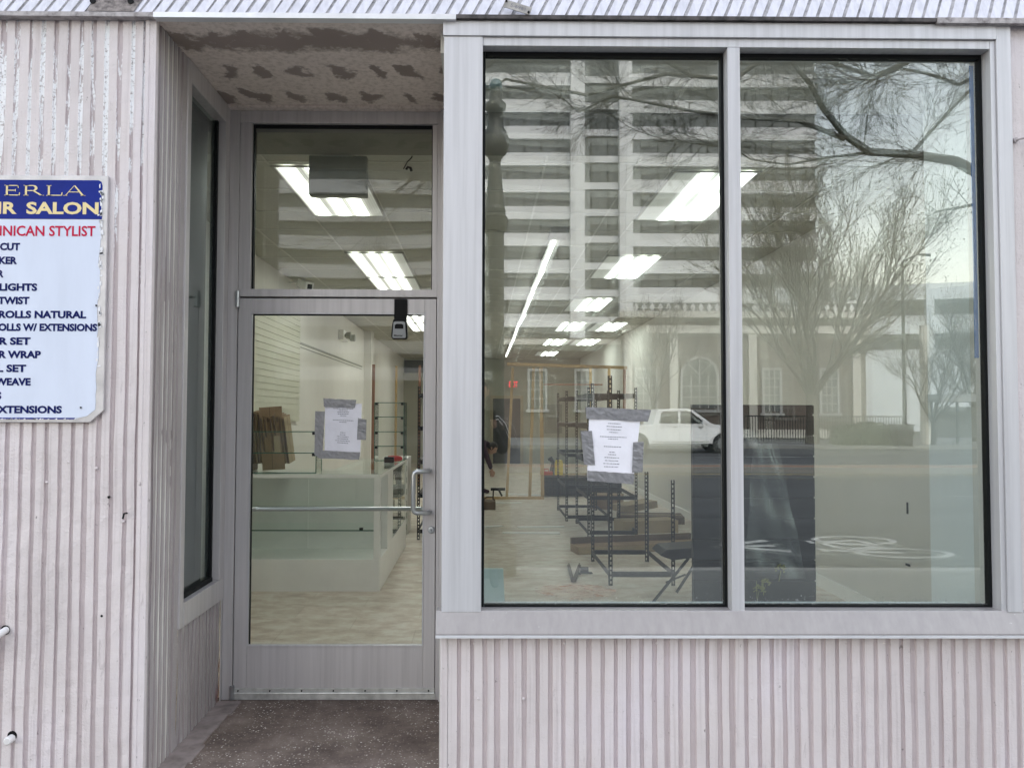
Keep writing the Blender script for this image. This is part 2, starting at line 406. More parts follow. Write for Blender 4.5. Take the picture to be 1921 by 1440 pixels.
# ------------------------------------------------------------------ ground and street
g = MB(); g.face([(-600, -700, -.34), (600, -700, -.34), (600, 300, -.34), (-600, 300, -.34)]); struct('ground', g, M_ASPH)
g = MB(); g.box(-40, 60, -4.2, -.02, -.3, -.03); struct('pavement', g, M_CONC)
g = MB(); g.box(-40, 60, -4.36, -4.205, -.3, -.035); struct('kerb', g, mat('kerb_stone', (.36, .35, .33), .85, var=.2, vs=4))
g = MB(); g.face([(-200, -33.5, -.2), (200, -33.5, -.2), (200, -4.37, -.2), (-200, -4.37, -.2)]); struct('road', g, M_ASPH)
g = MB(); g.box(-60, 80, -19.6, -18.6, -.3, -.06); struct('median_strip', g, mat('median_brick', (.24, .13, .08), .85, var=.3, vs=3))
g = MB(); g.box(-60, 80, -18.59, -18.4, -.3, -.04); g.box(-60, 80, -19.8, -19.61, -.3, -.04); struct('median_kerb', g, M_CONC)
g = MB(); g.box(-200, 200, -44.9, -33.5, -.3, -.05); struct('far_pavement', g, M_CONC)
g = MB()
for y in (-17.9, -20.4): g.face([(-200, y-.06, -.196), (200, y-.06, -.196), (200, y+.06, -.196), (-200, y+.06, -.196)])
struct('centre_line', g, M_PAINTY)
g = MB()
for k in [q for q in range(-12, 14) if q != 0]:
    for y in (-12.4, -26.5): g.face([(k*9+.7, y-.06, -.196), (k*9+3.7, y-.06, -.196), (k*9+3.7, y+.06, -.196), (k*9+.7, y+.06, -.196)])
struct('lane_line', g, M_PAINTW)
# bicycle symbol and arrow painted in the near lane
g = MB()
def ring(cx, cy_, rx, ry, w, n=28, z=-.195):
    for k in range(n):
        a, b = 2*math.pi*k/n, 2*math.pi*(k+1)/n
        g.face([(cx+rx*math.cos(a), cy_+ry*math.sin(a), z), (cx+rx*math.cos(b), cy_+ry*math.sin(b), z), (cx+(rx-w*1.4)*math.cos(b), cy_+(ry-w)*math.sin(b), z), (cx+(rx-w*1.4)*math.cos(a), cy_+(ry-w)*math.sin(a), z)])
def bar(a, b, w, z=-.1945):
    a, b = Vector(a), Vector(b); d = (b-a).normalized(); n = Vector((-d.y, d.x))*w/2
    g.face([(*(a-n), z), (*(b-n), z), (*(b+n), z), (*(a+n), z)])
ring(5.05, -6.95, .56, .34, .07); ring(5.2, -6.02, .60, .34, .07)
for a, b in (((5.05, -6.95), (4.5, -6.75)), ((4.5, -6.75), (4.6, -6.25)), ((5.05, -6.95), (5.2, -6.5)), ((5.2, -6.5), (4.5, -6.75)), ((5.2, -6.5), (4.6, -6.25)), ((4.35, -6.2), (5.2, -6.02)), ((4.3, -6.35), (4.3, -6.1)), ((4.4, -6.9), (4.4, -6.7))): bar(a, b, .09)
for o in (0, .35): bar((3.85+o*.2, -6.1-o), (3.1, -6.45), .13) if o == 0 else bar((3.85, -6.9), (3.1, -6.5), .13)
bar((3.8, -6.48), (3.15, -6.48), .12)
struct('bicycle_marking', g, M_PAINTW)

# ------------------------------------------------------------------ shop building
shop = thing('shop_building', 'pale pink ribbed metal shopfront with a recessed glass door and a two-pane window', 'shop', (0, 0, 0))
def corrugate(a0, a1, z0, z1, P, period=.0535, groove=.0138, depth=.0065, jit=.0025, lean=0, seed=3, wave=.0012, dent=.0):
    """vertical ribs; P(a, depth, z) -> world point. flats material 0, grooves material 1"""
    rnd = random.Random(seed); m = MB(); a = a0; prof = [(a0, 0)]; mi = []
    while a < a1 - period:
        gw = groove*(1+rnd.uniform(-.25, .35)); s = .0035
        f = a + period - gw - 2*s + rnd.uniform(-jit, jit)
        prof += [(f, 0), (f+s, depth), (f+s+gw, depth), (f+2*s+gw, 0)]; mi += [0, 1, 1, 1]; a += period
        prof[-1] = (a, 0)
    prof.append((a1, 0)); mi.append(0)
    nz = max(2, int((z1-z0)/(.035 if dent else .12))); zs = [z0+(z1-z0)*i/nz for i in range(nz+1)]
    ph = rnd.uniform(0, 9); b = 0; n = len(prof)
    for z in zs:
        for i, (x, d) in enumerate(prof):
            w = wave*math.sin(z*3.1+x*11+ph)+wave*.7*math.sin(z*9.7+x*23)
            xx = x
            if dent:
                k = dent*(1.0 if z > 1.9 else 1.0 + 1.2*min(1, (1.9-z)/.9))
                w += k*(.9*mnoise.noise(Vector((x*5, z*4, seed)))+.55*mnoise.noise(Vector((x*19, z*13, seed+3)))+.25*mnoise.noise(Vector((x*45, z*30, seed))))
                if 0 < i < n-1: x = x + .0022*mnoise.noise(Vector((x*3, z*2.2, seed+9)))+.0012*mnoise.noise(Vector((x*30, z*9, seed)))
            m.v.append(P(x + lean*(z-z0) + (.0008*math.sin(z*5+i) if 0 < i < n-1 else 0), d+w, z))
    for j in range(nz):
        for i in range(n-1):
            m.f.append((j*n+i, j*n+i+1, (j+1)*n+i+1, (j+1)*n+i)); m.m.append(mi[i])
    return m
XL, XR = -1.372, -.165            # recess
FRONT = lambda x, d, z: Vector((x, d, z))
ZS = 3.155
xc = ax(268, 0, 700)
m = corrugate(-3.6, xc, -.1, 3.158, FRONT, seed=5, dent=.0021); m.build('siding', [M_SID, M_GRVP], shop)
m = MB(); m.box(xc+.001, XL+.002, -.006, .02, -.1, 3.157); m.box(xc-.012, xc+.006, -.009, -.004, -.1, 3.15); m.build('corner_trim', M_SID, shop, bevel=.004)
zsill = az(1192, -.03)
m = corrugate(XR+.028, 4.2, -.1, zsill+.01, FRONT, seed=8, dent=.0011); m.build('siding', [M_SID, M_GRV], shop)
m = MB(); m.box(XR-.004, XR+.027, -.004, .03, -.1, zsill+.01); m.build('corner_trim', M_SID, shop, bevel=.004)
xrf = 2.222
m = corrugate(xrf, 4.2, zsill+.01, 3.158, lambda x, d, z: Vector((x, d+.004, z)), seed=11, period=.11); m.build('siding', [M_SIDR if False else M_SID, M_GRV], shop)
rr = random.Random(77)
for k in range(14):
    px = rr.choice((rr.uniform(20, 250), rr.uniform(860, 1900))); py = rr.choice((rr.uniform(820, 1400),)) if px < 300 else rr.choice((1206, 1402, 1310))
    q = at(px, py, 0); m = MB(); m.lathe([(.0055, .004), (.0055, -.001), (.003, -.0035)], q, 8, axis='Y'); m.build('siding_screw', M_SID if k % 7 else M_DARK, shop)
# recess side wall with its own window
SIDE = lambda a, d, z: Vector((XL - d, a, z))
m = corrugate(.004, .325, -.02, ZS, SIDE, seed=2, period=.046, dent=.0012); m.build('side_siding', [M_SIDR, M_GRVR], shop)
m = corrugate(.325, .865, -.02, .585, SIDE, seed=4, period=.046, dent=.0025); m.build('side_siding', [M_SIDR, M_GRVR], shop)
m = MB(); m.box(XL-.07, XL+.008, .325, .37, .53, ZS-.002); m.box(XL-.07, XL+.010, .3702, .9, .53, .64); m.box(XL-.07, XL+.008, .3702, .9, 3.05, ZS-.002); m.box(XL-.07, XL+.008, .83, .9, .6402, 3.0498)
sw = m.build('side_window_frame', M_ALUD, shop, bevel=.003)
m = MB(); m.box(XL-.052, XL-.046, .3702, .83, .64, 3.05); m.build('pane', M_GLSIDE, sw)
m = MB(); m.box(XL-.045, XL-.03, .371, .385, .64, 3.05); m.box(XL-.045, XL-.03, .812, .83, .64, 3.05); m.box(XL-.045, XL-.02, .386, .811, .64, .66); m.build('gasket', M_GASK, sw)
m = MB(); m.box(XL-.12, XL-.10, .36, .86, .5, 3.1); m.build('added_dark_backing', mat('dark_board', (.03, .04, .04), .5, var=.3, vs=2), sw)  # dark sheet added behind the glass so the side pane looks dark
# soffit of the recess
RUST = True
m = MB(); m.face([(XL-.02, 0, ZS), (XR+.02, 0, ZS), (XR+.02, .93, ZS), (XL-.02, .93, ZS)]); m.box(XL, XR, .86, .91, ZS-.012, ZS-.001); m.build('soffit', M_SOFFIT, shop)
# fascia: ribbed enamel panels leaning sideways, tipped slightly back
FZ = 3.170
m = corrugate(-4.2, 4.6, FZ, 3.62, lambda x, d, z: Vector((x, -.030 + d*.6 + .34*(z-FZ), z)), period=.0555, groove=.007, depth=.010, lean=.44, seed=9, jit=.001)
m.build('fascia', [M_FAS, mat('fascia_groove', (.42, .41, .43), .6, var=.5, vs=25)], shop)  # darker groove colour carries the shadow line beside each rib
M_TG = mat('trim_grimy', (.42, .39, .395), .6, var=.4, vs=30, dark=(.16, .14, .14))
m = MB(); m.box(-4.2, XL, -.036, .0, 3.150, 3.169); m.build('fascia_trim', M_TG, shop)
m = MB(); m.box(1.9, 4.6, -.040, -.02, 3.146, 3.169); m.build('fascia_trim', M_TG, shop)
m = MB(); m.box(XL+.001, XR+.05, -.038, .0, 3.147, 3.169); m.build('fascia_trim', M_EDGE, shop)
m = MB(); m.box(XR+.051, 1.899, -.036, -.0205, 3.153, 3.169); m.build('fascia_trim', mat('trim_black_grime', (.08, .07, .07), .7, var=.8, vs=22, dark=(.01, .01, .01)), shop)
# grime patch and holes on the fascia
m = MB()
T = Matrix.Translation((0, 0, 0))
x0 = ax(153, -.07, 5); x1 = ax(243, -.07, 5)
m.face([(x0, -.034, 3.172), (x1, -.034, 3.172), (x1+.03, -.008, 3.25), (x0+.03, -.008, 3.25)])
m.build('stained_patch', mat('fascia_stain', (.24, .21, .20), .9, var=.7, vs=40, dark=(.06, .05, .05)), shop)
for px in (162, 234): m = MB(); m.lathe([(.012, -.004), (.012, .004)], (ax(px, -.07, 4), -.020, 3.222), 14, axis='Y'); m.build('bolt_hole', M_BLACK, shop)

# big window -------------------------------------------------------------
GZ0, GZ1 = .702, 3.052
wx0, wx1, wx2, wx3 = -.003, 1.027, 1.079, 2.138
m = MB()
m.box(XR-.0, wx0, -.014, .05, .70, 3.087)                    # left jamb cover
m.box(XR-.004, 2.1585, -.020, .05, 3.0885, 3.151)               # head cover
m.box(wx0+.001, wx3, -.008, .07, GZ1, 3.087)                 # head
m.box(wx1, wx2, -.008, .07, GZ0+.001, GZ1-.001)              # mullion
m.box(wx3+.001, wx3+.022, -.008, .07, .70, 3.087)
m.box(wx3+.023, xrf, -.016, .05, .70, 3.151)                 # right cover
m.box(wx0+.001, wx3, -.005, .07, .70, GZ0)
wf = m.build('window_frame', M_ALU, shop, bevel=.003)
for a, b in ((wx0, wx1), (wx2, wx3)):                         # glass seals
    m = MB(); t = .012
    m.box(a+.0005, a+t, .045, .075, GZ0, GZ1); m.box(b-t, b-.0005, .045, .075, GZ0, GZ1); m.box(a+t+.0005, b-t-.0005, .045, .075, GZ1-t-.006, GZ1-.0005); m.box(a+t+.0005, b-t-.0005, .045, .075, GZ0+.0005, GZ0+t)
    m.build('gasket', M_GASK, wf)
def pane(x0, x1, z0, z1, Y, bow, tx, tz, nz=20, warp=.0, twist=.0):
    """sheet glass that bows a fraction of a millimetre, as sealed double glazing does"""
    m = MB(); n = nz
    for j in range(n+1):
        for i in range(n+1):
            u, v = i/n, j/n; x = x0+(x1-x0)*u; z = z0+(z1-z0)*v
            y = Y + bow*(4*u*(1-u))*(4*v*(1-v)) + tx*(x-(x0+x1)/2) + tz*(z-(z0+z1)/2) + twist*4*u*(1-u)*(z-(z0+z1)/2)
            m.v.append(Vector((x, y, z)))
    for j in range(n):
        for i in range(n):
            a = j*(n+1)+i; m.f.append((a, a+1, a+n+2, a+n+1)); m.m.append(0)
    return m
for a, b, s in ((wx0, wx1, 1), (wx2, wx3, -1)):
    pane(a+.004, b-.004, GZ0+.004, GZ1-.004, .058, .0003, .0002, -.0002).build('glass_pane', M_GL1, wf, smooth=True)
    pane(a+.004, b-.004, GZ0+.004, GZ1-.004, .074, -.0005, -.0040, .0016, twist=.0030).build('inner_glass_pane', M_GL2, wf, smooth=True)
m = MB(); m.box(wx3-.030, wx3-.0125, .080, .083, GZ0+1.05, GZ1-.03); m.build('blue_film_strip', mat('blue_tape', (.01, .16, .50), .4, var=.15), wf)
m = MB(); m.prism([(-.042, zsill), (-.046, zsill+.012), (-.010, .705), (.05, .705), (.05, zsill)], 'YZ', XR-.022, 4.2); m.build('sill', M_APR, wf, bevel=.002)
m = MB(); m.box(XR-.022, 4.2, -.050, -.040, zsill-.004, zsill+.006); m.build('sill_edge', M_EDGE, wf)

# door wall ---------------------------------------------------------------
DY = .91
def dx(px, py=775, Y=DY): return ax(px, Y, py)
def dz(py, px=640, Y=DY): return az(py, Y, px)
jl0, jl1, jr0, jr1 = XL, dx(443), dx(819), XR+.02
tz0, tz1 = dz(557), dz(543)          # transom bar
gx0, gx1 = dx(466), dx(809)
m = MB()
m.box(jl0, dx(424), DY-.03, DY+.08, 0, ZS-.013)
m.box(dx(424)+.001, jl1, DY-.008, DY+.08, 0, ZS-.013)
m.box(jr0, jr0+.016, DY-.008, DY+.08, 0, ZS-.013); m.box(jr0+.017, jr1, DY-.03, DY+.08, 0, ZS-.013)
m.box(jl1+.001, jr0-.001, DY-.008, DY+.08, tz0, tz1)
m.box(jl1+.001, jr0-.001, DY-.004, DY+.08, dz(232), ZS-.013)
m.box(jl1+.001, gx0, DY+.002, DY+.08, tz1+.001, dz(232)-.001); m.box(gx1, jr0-.001, DY+.002, DY+.08, tz1+.001, dz(232)-.001)
m.box(jl1+.001, jl1+.014, DY+.05, DY+.079, 0, tz0-.001); m.box(jr0-.014, jr0-.001, DY+.05, DY+.079, 0, tz0-.001); m.box(jl1+.015, jr0-.015, DY+.05, DY+.079, tz0-.016, tz0-.001)
df = m.build('door_frame', M_ALUD, shop, bevel=.003)
m = MB(); z0, z1 = tz1+.001, dz(232)-.001
m.box(gx0, gx0+.009, DY+.02, DY+.05, z0, z1); m.box(gx1-.005, gx1, DY+.02, DY+.05, z0, z1); m.box(gx0+.01, gx1-.006, DY+.02, DY+.05, z1-.014, z1); m.build('gasket', M_GASK, df)
pane(gx0+.002, gx1-.002, z0, z1-.002, DY+.045, .0009, .001, -.001).build('transom_pane', M_GLT, df, smooth=True)
# door leaf
lz0, lz1 = .035, dz(560); ly0, ly1 = DY+.0, DY+.045
sx0, sx1, sx2, sx3 = jl1+.004, dx(469), dx(796), jr0-.004
pz0, pz1 = dz(1211), dz(587)
m = MB(); m.box(sx0, sx1, ly0, ly1, lz0, lz1); m.box(sx2, sx3, ly0, ly1, lz0, lz1)
m.box(sx1+.0005, sx2-.0005, ly0+.001, ly1, lz0, pz0); m.box(sx1+.0005, sx2-.0005, ly0+.001, ly1, pz1, lz1)
door = m.build('door', M_ALUD, shop, bevel=.002)
m = MB(); t = .006
m.box(sx1+.0006, sx1+t, ly0-.004, ly0+.012, pz0, pz1, 0); m.box(sx2-t, sx2-.0006, ly0-.004, ly0+.012, pz0, pz1); m.box(sx1+t+.0005, sx2-t-.0005, ly0-.004, ly0+.012, pz1-t, pz1); m.box(sx1+t+.0005, sx2-t-.0005, ly0-.004, ly0+.012, pz0, pz0+t)
m.build('glazing_bead', M_ALU, door)
m = MB(); t2 = .010
m.box(sx1+t, sx1+t2, ly0+.013, ly0+.03, pz0, pz1); m.box(sx1+t2, sx2-t, ly0+.013, ly0+.03, pz1-t2-.002, pz1-t); m.build('gasket', M_GASK, door)
pane(sx1+.002, sx2-.002, pz0+.002, pz1-.002, ly0+.022, .0004, .0006, -.0006).build('door_pane', M_GLD, door, smooth=True)
hx0, hx1 = dx(778), dx(806); hz0, hz1 = dz(962, 790, DY-.06), dz(884, 790, DY-.06)
pts = [(hx1, ly0, hz1), (hx1, ly0-.045, hz1), (hx1-.012, ly0-.06, hz1), (hx0+.02, ly0-.06, hz1), (hx0+.006, ly0-.06, hz1-.006), (hx0, ly0-.06, hz1-.02), (hx0, ly0-.06, hz0+.02), (hx0+.006, ly0-.06, hz0+.006), (hx0+.02, ly0-.06, hz0), (hx1-.012, ly0-.06, hz0), (hx1, ly0-.045, hz0), (hx1, ly0, hz0)]
MB().path(pts, .0125, 12).build('pull_handle', M_CHROME, door, smooth=True)
zb = dz(960, 600, DY-.02)
MB().path([(sx1-.004, ly0+.05, zb), (sx1-.004, ly0+.09, zb), (sx1+.03, ly0+.10, zb), (sx2-.03, ly0+.10, zb+.003), (sx2+.004, ly0+.05, zb+.003)], .012, 12).build('push_bar', M_CHROME, door, smooth=True)
m = MB(); lc = at(809, 993, ly0); m.lathe([(.019, .0), (.019, -.006), (.016, -.010), (.009, -.011)], lc, 18, axis='Y'); m.box(lc.x-.0015, lc.x+.0015, lc.y-.0125, lc.y-.011, lc.z-.006, lc.z+.004, 1); m.build('lock_cylinder', [M_CHROME, M_BLACK], door)
m = MB(); m.box(jl1-.004, sx3+.006, ly0-.014, ly0+.03, .004, .032); m.box(sx0, sx3, ly0-.008, ly0-.0005, .037, .060); m.path([(sx0, ly0-.012, .036), (sx3, ly0-.012, .036)], .005, 8)
thr = m.build('threshold', mat('threshold_aluminium', (.62, .62, .60), .4, .5, var=.3, vs=18), door)
for k in range(7): m = MB(); m.lathe([(.0045, 0), (.0045, -.004)], (sx0+.03+k*(sx3-sx0-.06)/6, ly0-.0085, .049), 8, axis='Y'); m.build('screw', M_DARK, thr)
for z0, z1 in ((lz1-.05, lz1+.035), (.005, .075)):
    m = MB(); m.lathe([(.013, z0), (.013, (z0+z1)/2-.002), (.0105, (z0+z1)/2), (.013, (z0+z1)/2+.002), (.013, z1)], (jl1+.004, ly0-.014, 0), 14); m.build('pivot_hinge', M_CHROME, door, smooth=False)

# structural shell of the building
m = MB()
m.box(XR+.004, wx0-.012, .052, DY-.031, -.1, 3.3)             # pier between door and window
m.box(-14, 14, .09, .3, 3.3, 6.2)                              # unseen upper wall, widened past the shop to block the sun
m.box(-14, 14, .301, 20.2, 6.0, 6.2)  # unseen roof slab, put in to block sun from behind
m.box(XR-.01, 3.2, .05, .14, -.1, GZ0-.02); m.box(2.20, 14, .05, .25, -.1, 3.3)
m.box(XR-.02, 2.2, .08, .3, GZ1+.01, 3.299); m.box(-14, XL-.005, .05, .25, -.1, 3.3)
m.box(XL, XR+.02, DY+.02, DY+.2, ZS+.002, 3.299)
m.build('inner_wall_and_sun_block', M_WALL, shop)

# soffit-height room shell -----------------------------------------------
RX0, RX1, RY1, RZ = -2.38, 2.96, 19.45, 3.16
g = MB(); g.box(XL-.3, XR+.05, -.02, DY+.02, -.3, 0); struct('stoop', g, M_STOOP)
g = MB()
for k in range(5): g.box(XL-.01, XL+.11+.01*math.sin(k*2), .02+k*.17, .02+(k+1)*.17, 0, .006+.0004*k)
struct('stoop_edge', g, mat('edge_mortar', (.30, .25, .235), .9, var=.4, vs=12, bmp=.5, bs=60))
g = MB(); g.face([(RX0, .93, .002), (XR+.06, .93, .002), (XR+.06, RY1, .002), (RX0, RY1, .002)]); g.face([(XR+.06, .1, .002), (RX1, .1, .002), (RX1, RY1, .002), (XR+.06, RY1, .002)]); g.face([(RX0, .1, .002), (XL-.05, .1, .002), (XL-.05, .93, .002), (RX0, .93, .002)]); struct('floor', g, M_FLOOR)
g = MB(); g.box(RX0-.12, RX0, .25, RY1, -.1, RZ+.1); g.box(RX0, RX0+.14, 11.9, 12.3, 0, RZ)
struct('wall', g, M_WALL)
g = MB(); g.box(RX1, RX1+.12, .25, RY1, -.1, RZ+.1); struct('wall', g, M_WALL)
g = MB(); g.box(RX0, RX1, RY1, RY1+.12, -.1, RZ+.1); struct('wall', g, mat('back_wall_paint', (.42, .42, .35), .8, var=.05, vs=2))
g = MB(); g.box(2.215, RX1-.001, .145, .60, 0, RZ-.001); struct('wall', g, M_WALLW)
g = MB(); g.box(RX1-.016, RX1-.001, 1.0, RY1, 0, .11); struct('skirting', g, M_WHITE)
# ceiling with its grid
g = MB(); g.box(RX0, RX1, .301, RY1, RZ, RZ+.08); cl = struct('ceiling', g, M_CEIL)
g = MB()
for i in range(1, 32): y = .55+i*.61; g.box(RX0 if y > 1 else 0, RX1, y-.008, y+.008, RZ-.004, RZ-.0005) if y < RY1 else None
for x in (-2.03, -1.42, -.81, -.2, .41, 1.02, 1.28, 1.89, 2.5): g.box(x-.008, x+.008, .97 if x < 0 else .3, RY1, RZ-.0075, RZ-.0045)
tag(g.build('ceiling_grid', mat('grid_white', (.55, .55, .50), .5, var=.05)), kind='structure')
# bulkhead beam over the window, seen through the transom
g = MB(); g.box(RX0, RX1, .95, 1.30, 3.04, RZ-.001); struct('beam', g, mat('beam_grey', (.20, .20, .17), .7, var=.1))

# ------------------------------------------------------------------ sign on the wall
M_SW = mat('sign_white', (.66, .71, .84), .28, var=.05, vs=3, stretch=(3, 3, .6)); M_BLUE = mat('sign_blue', (.008, .022, .23), .25, var=.15, vs=6)
M_GOLD = mat('sign_gold', (.80, .66, .36), .5, var=0); M_RED = mat('sign_red', (.52, .012, .06), .4, var=0); M_NAVY = mat('sign_navy', (.006, .012, .10), .4, var=0)
SY = -.016
for q in (M_SW, M_BLUE, M_GOLD, M_RED, M_NAVY): lowspec(q, .08)
def sx(px, py=560): return ax(px, SY, py)
def sz(py, px=90): return az(py, SY, px)
sgn = thing('wall_sign', 'white and blue painted salon price sign screwed to the pink siding', 'sign', (sx(0), SY, sz(792)))
xe, zt, zbm = sx(198), sz(329), sz(792); xw = xe-1.15; ch = .055
m = MB(); m.prism([(xw, zbm), (xe-ch, zbm), (xe, zbm+ch*.9), (xe, zt), (xw, zt)], 'XZ', SY, SY+.012); m.build('backing', mat('sign_back', (.55, .53, .54), .4, .2, var=.25, vs=9), sgn, bevel=.002)
rr = random.Random(4)
right = [(sx(186)+.004, sz(337))]
poly = [(xw+.01, sz(784)), (sx(150), sz(784)), (sx(168), sz(780)), (sx(183), sz(768))]
z = sz(768)
while z < sz(415): z += .03; poly.append((sx(186)+rr.uniform(-.008, .004), z))
poly += [(sx(186), sz(412)), (xw+.01, sz(412))]
m = MB(); m.prism(poly, 'XZ', SY-.0015, SY-.0003); m.build('white_panel', M_SW, sgn)
bp = [(xw+.01, sz(411)), (sx(188), sz(411)), (sx(188), sz(348)), (sx(186), sz(341)), (sx(181), sz(338)), (xw+.01, sz(338))]
m = MB(); m.prism(bp, 'XZ', SY-.0018, SY-.0003); m.build('blue_panel', M_BLUE, sgn)
m = MB(); m.box(xw+.01, sx(146), SY-.002, SY-.0016, sz(786), sz(783.2)); m.build('blue_border', M_BLUE, sgn)
m = MB(); rr = random.Random(9)   # flaked edge
for k in range(46):
    z = sz(rr.uniform(345, 690)); x = sx(188)-abs(rr.gauss(0, .006)); w = rr.uniform(.003, .012); h = rr.uniform(.006, .03)
    m.face([(x, SY-.0024, z), (x+w, SY-.0024, z+h*.2), (x+w*.8, SY-.0024, z+h), (x-w*.3, SY-.0024, z+h*.7)])
for k in range(50):
    x = sx(rr.uniform(-60, 150)); m.face([(x, SY-.0024, sz(786.5)), (x+.012, SY-.0024, sz(787)), (x+.010, SY-.0024, sz(785+rr.uniform(-1.5, 1)))])
m.build('paint_chips', mat('chip_white', (.80, .80, .84), .6, var=.1, vs=40), sgn)
lines = [("SALON", None, 46, 182, 402, 22.5, 1, .035), ("INICAN STYLIST", "DOMINICAN STYLIST", -3, 177, 443, 19, 2, .02),
 ("CUT", "HAIR CUT", -2, 36, 470, 13.8, 3, .045), ("KER", None, -3, 31, 496, 14, 3, .045), ("R", "COLOR", -5, 6.5, 521, 14, 3, .045), ("LIGHTS", "HIGHLIGHTS", -1, 70, 546, 14, 3, .045),
 ("TWIST", None, -3, 56, 571, 14, 3, .045), ("ROLLS NATURAL", "CORNROLLS NATURAL", -1, 163, 597, 14, 3, .045), ("OLLS W/ EXTENSIONS", "CORNROLLS W/ EXTENSIONS", -1, 184, 621, 14, 3, .045),
 ("R SET", "ROLLER SET", 1, 60, 647, 14, 3, .045), ("R WRAP", "HAIR WRAP", 1, 80, 672, 14, 3, .045), ("L SET", "CURL SET", -1, 53, 698, 14, 3, .045), ("WEAVE", None, -5, 62, 723, 14, 3, .045),
 ("S", "BRAIDS", -3, 8, 749, 14, 3, .045), ("XTENSIONS", "EXTENSIONS", 1, 121.5, 775, 14, 3, .045)]
for s, full, a, b, base, cap, mi, off in lines:
    m = MB(); text_mesh(m, s, sx(a), sx(b), sz(base), sz(base-cap)-sz(base), SY-.002, 0, off, full=full)
    m.build('lettering', [M_GOLD, M_GOLD, M_RED, M_NAVY][mi], sgn)
# serif capitals PERLA
m = MB(); cz0, cz1 = sz(367.5), sz(348); Hh = cz1-cz0; yy = SY-.0032
def st(pts): m.face([(x, yy, z) for x, z in pts])
def hbar(x0, x1, z0, z1): st([(x0, z0), (x1, z0), (x1, z1), (x0, z1)])
def letter(ch, x0, x1):
    w = x1-x0; v = .0085; t = .0035; A, B = cz0, cz1; M = (A+B)/2
    if ch in 'EPRL':
        hbar(x0+.006, x0+.006+v, A, B); hbar(x0, x0+.006+v+.006, A, A+t*.7); hbar(x0, x0+.006+v+.006, B-t*.7, B)
    if ch == 'E':
        hbar(x0+.014, x1, A, A+t); hbar(x0+.014, x1-.004, B-t, B); hbar(x0+.014, x0+w*.72, M-t*.5, M+t*.5)
        st([(x1-t, A), (x1+.002, A), (x1+.003, A+.013), (x1, A+.013)]); st([(x1-.008, B), (x1-.004, B), (x1-.003, B-.012), (x1-.006, B-.012)]); hbar(x0+w*.72, x0+w*.72+t*.7, M-.005, M+.005)
    if ch == 'L':
        hbar(x0+.014, x1, A, A+t); st([(x1-t, A), (x1+.002, A), (x1+.003, A+.014), (x1, A+.014)])
    if ch in 'RP':
        cx, r = x0+w*.50, Hh*.26; c = B-r-.001
        hbar(x0+.014, cx, B-t, B); hbar(x0+.014, cx, c-r-.001, c-r+t-.001)
        for k in range(10):
            a0, a1 = R(90-18*k), R(90-18*(k+1))
            ro, ri = r+.001, r-.004
            st([(cx+ro*1.35*math.cos(a0), c+ro*math.sin(a0)), (cx+ro*1.35*math.cos(a1), c+ro*math.sin(a1)), (cx+(ri*1.35-.004)*math.cos(a1), c+ri*math.sin(a1)), (cx+(ri*1.35-.004)*math.cos(a0), c+ri*math.sin(a0))])
        if ch == 'R': st([(cx-.004, c-r), (cx+.007, c-r), (x1, A), (x1-.011, A)]); hbar(x1-.014, x1+.004, A, A+t*.6)
    if ch == 'A':
        cx = (x0+x1)/2
        st([(x0+.004, A), (x0+.008, A), (cx+.001, B), (cx-.002, B)]); st([(x1-.013, A), (x1-.003, A), (cx+.003, B), (cx-.004, B)])
        hbar(x0+w*.25, x1-w*.28, A+Hh*.33, A+Hh*.33+t*.8); hbar(x0-.002, x0+.014, A, A+t*.6); hbar(x1-.018, x1+.002, A, A+t*.6)
for ch, a, b in (('P', -34, -4), ('E', 4, 32), ('R', 40, 77), ('L', 83, 112), ('A', 116, 156)): letter(ch, sx(a), sx(b))
m.build('serif_lettering', M_GOLD, sgn)
m = MB()
text_mesh(m, "R", sx(2), sx(28), sz(402), sz(379.5)-sz(402), SY-.002, 0, .035, full="HAIR"); m.build('lettering', M_GOLD, sgn)
for px, py in ((181, 573), (152, 764)): m = MB(); m.lathe([(.0035, 0), (.0035, -.004)], at(px, py, SY-.002), 8, axis='Y'); m.build('rivet', M_DARK, sgn)

# identification plate
T = Matrix.Translation(at(971, 14, -.045)) @ Matrix.Rotation(R(17), 4, 'Y')
idp = thing('number_plate', 'small tilted metal tag stamped with a number on the white fascia', 'tag', T.translation)
m = MB(); m.box(-.058, .058, -.001, .003, -.016, .016, 0, T); m.build('plate', mat('tag_metal', (.42, .40, .38), .5, .4, var=.3, vs=30), idp)
m = MB(); text_mesh(m, "S-6961", -.030, .034, -.007, .014, -.002, 0, .0, T=T); m.build('lettering', M_INK, idp)
for x, z in ((-.052, .010), (.050, -.008)): m = MB(); m.lathe([(.005, 0), (.004, -.006)], T @ Vector((x, -.002, z)), 8, axis='Y'); m.build('screw', M_DARK, idp)

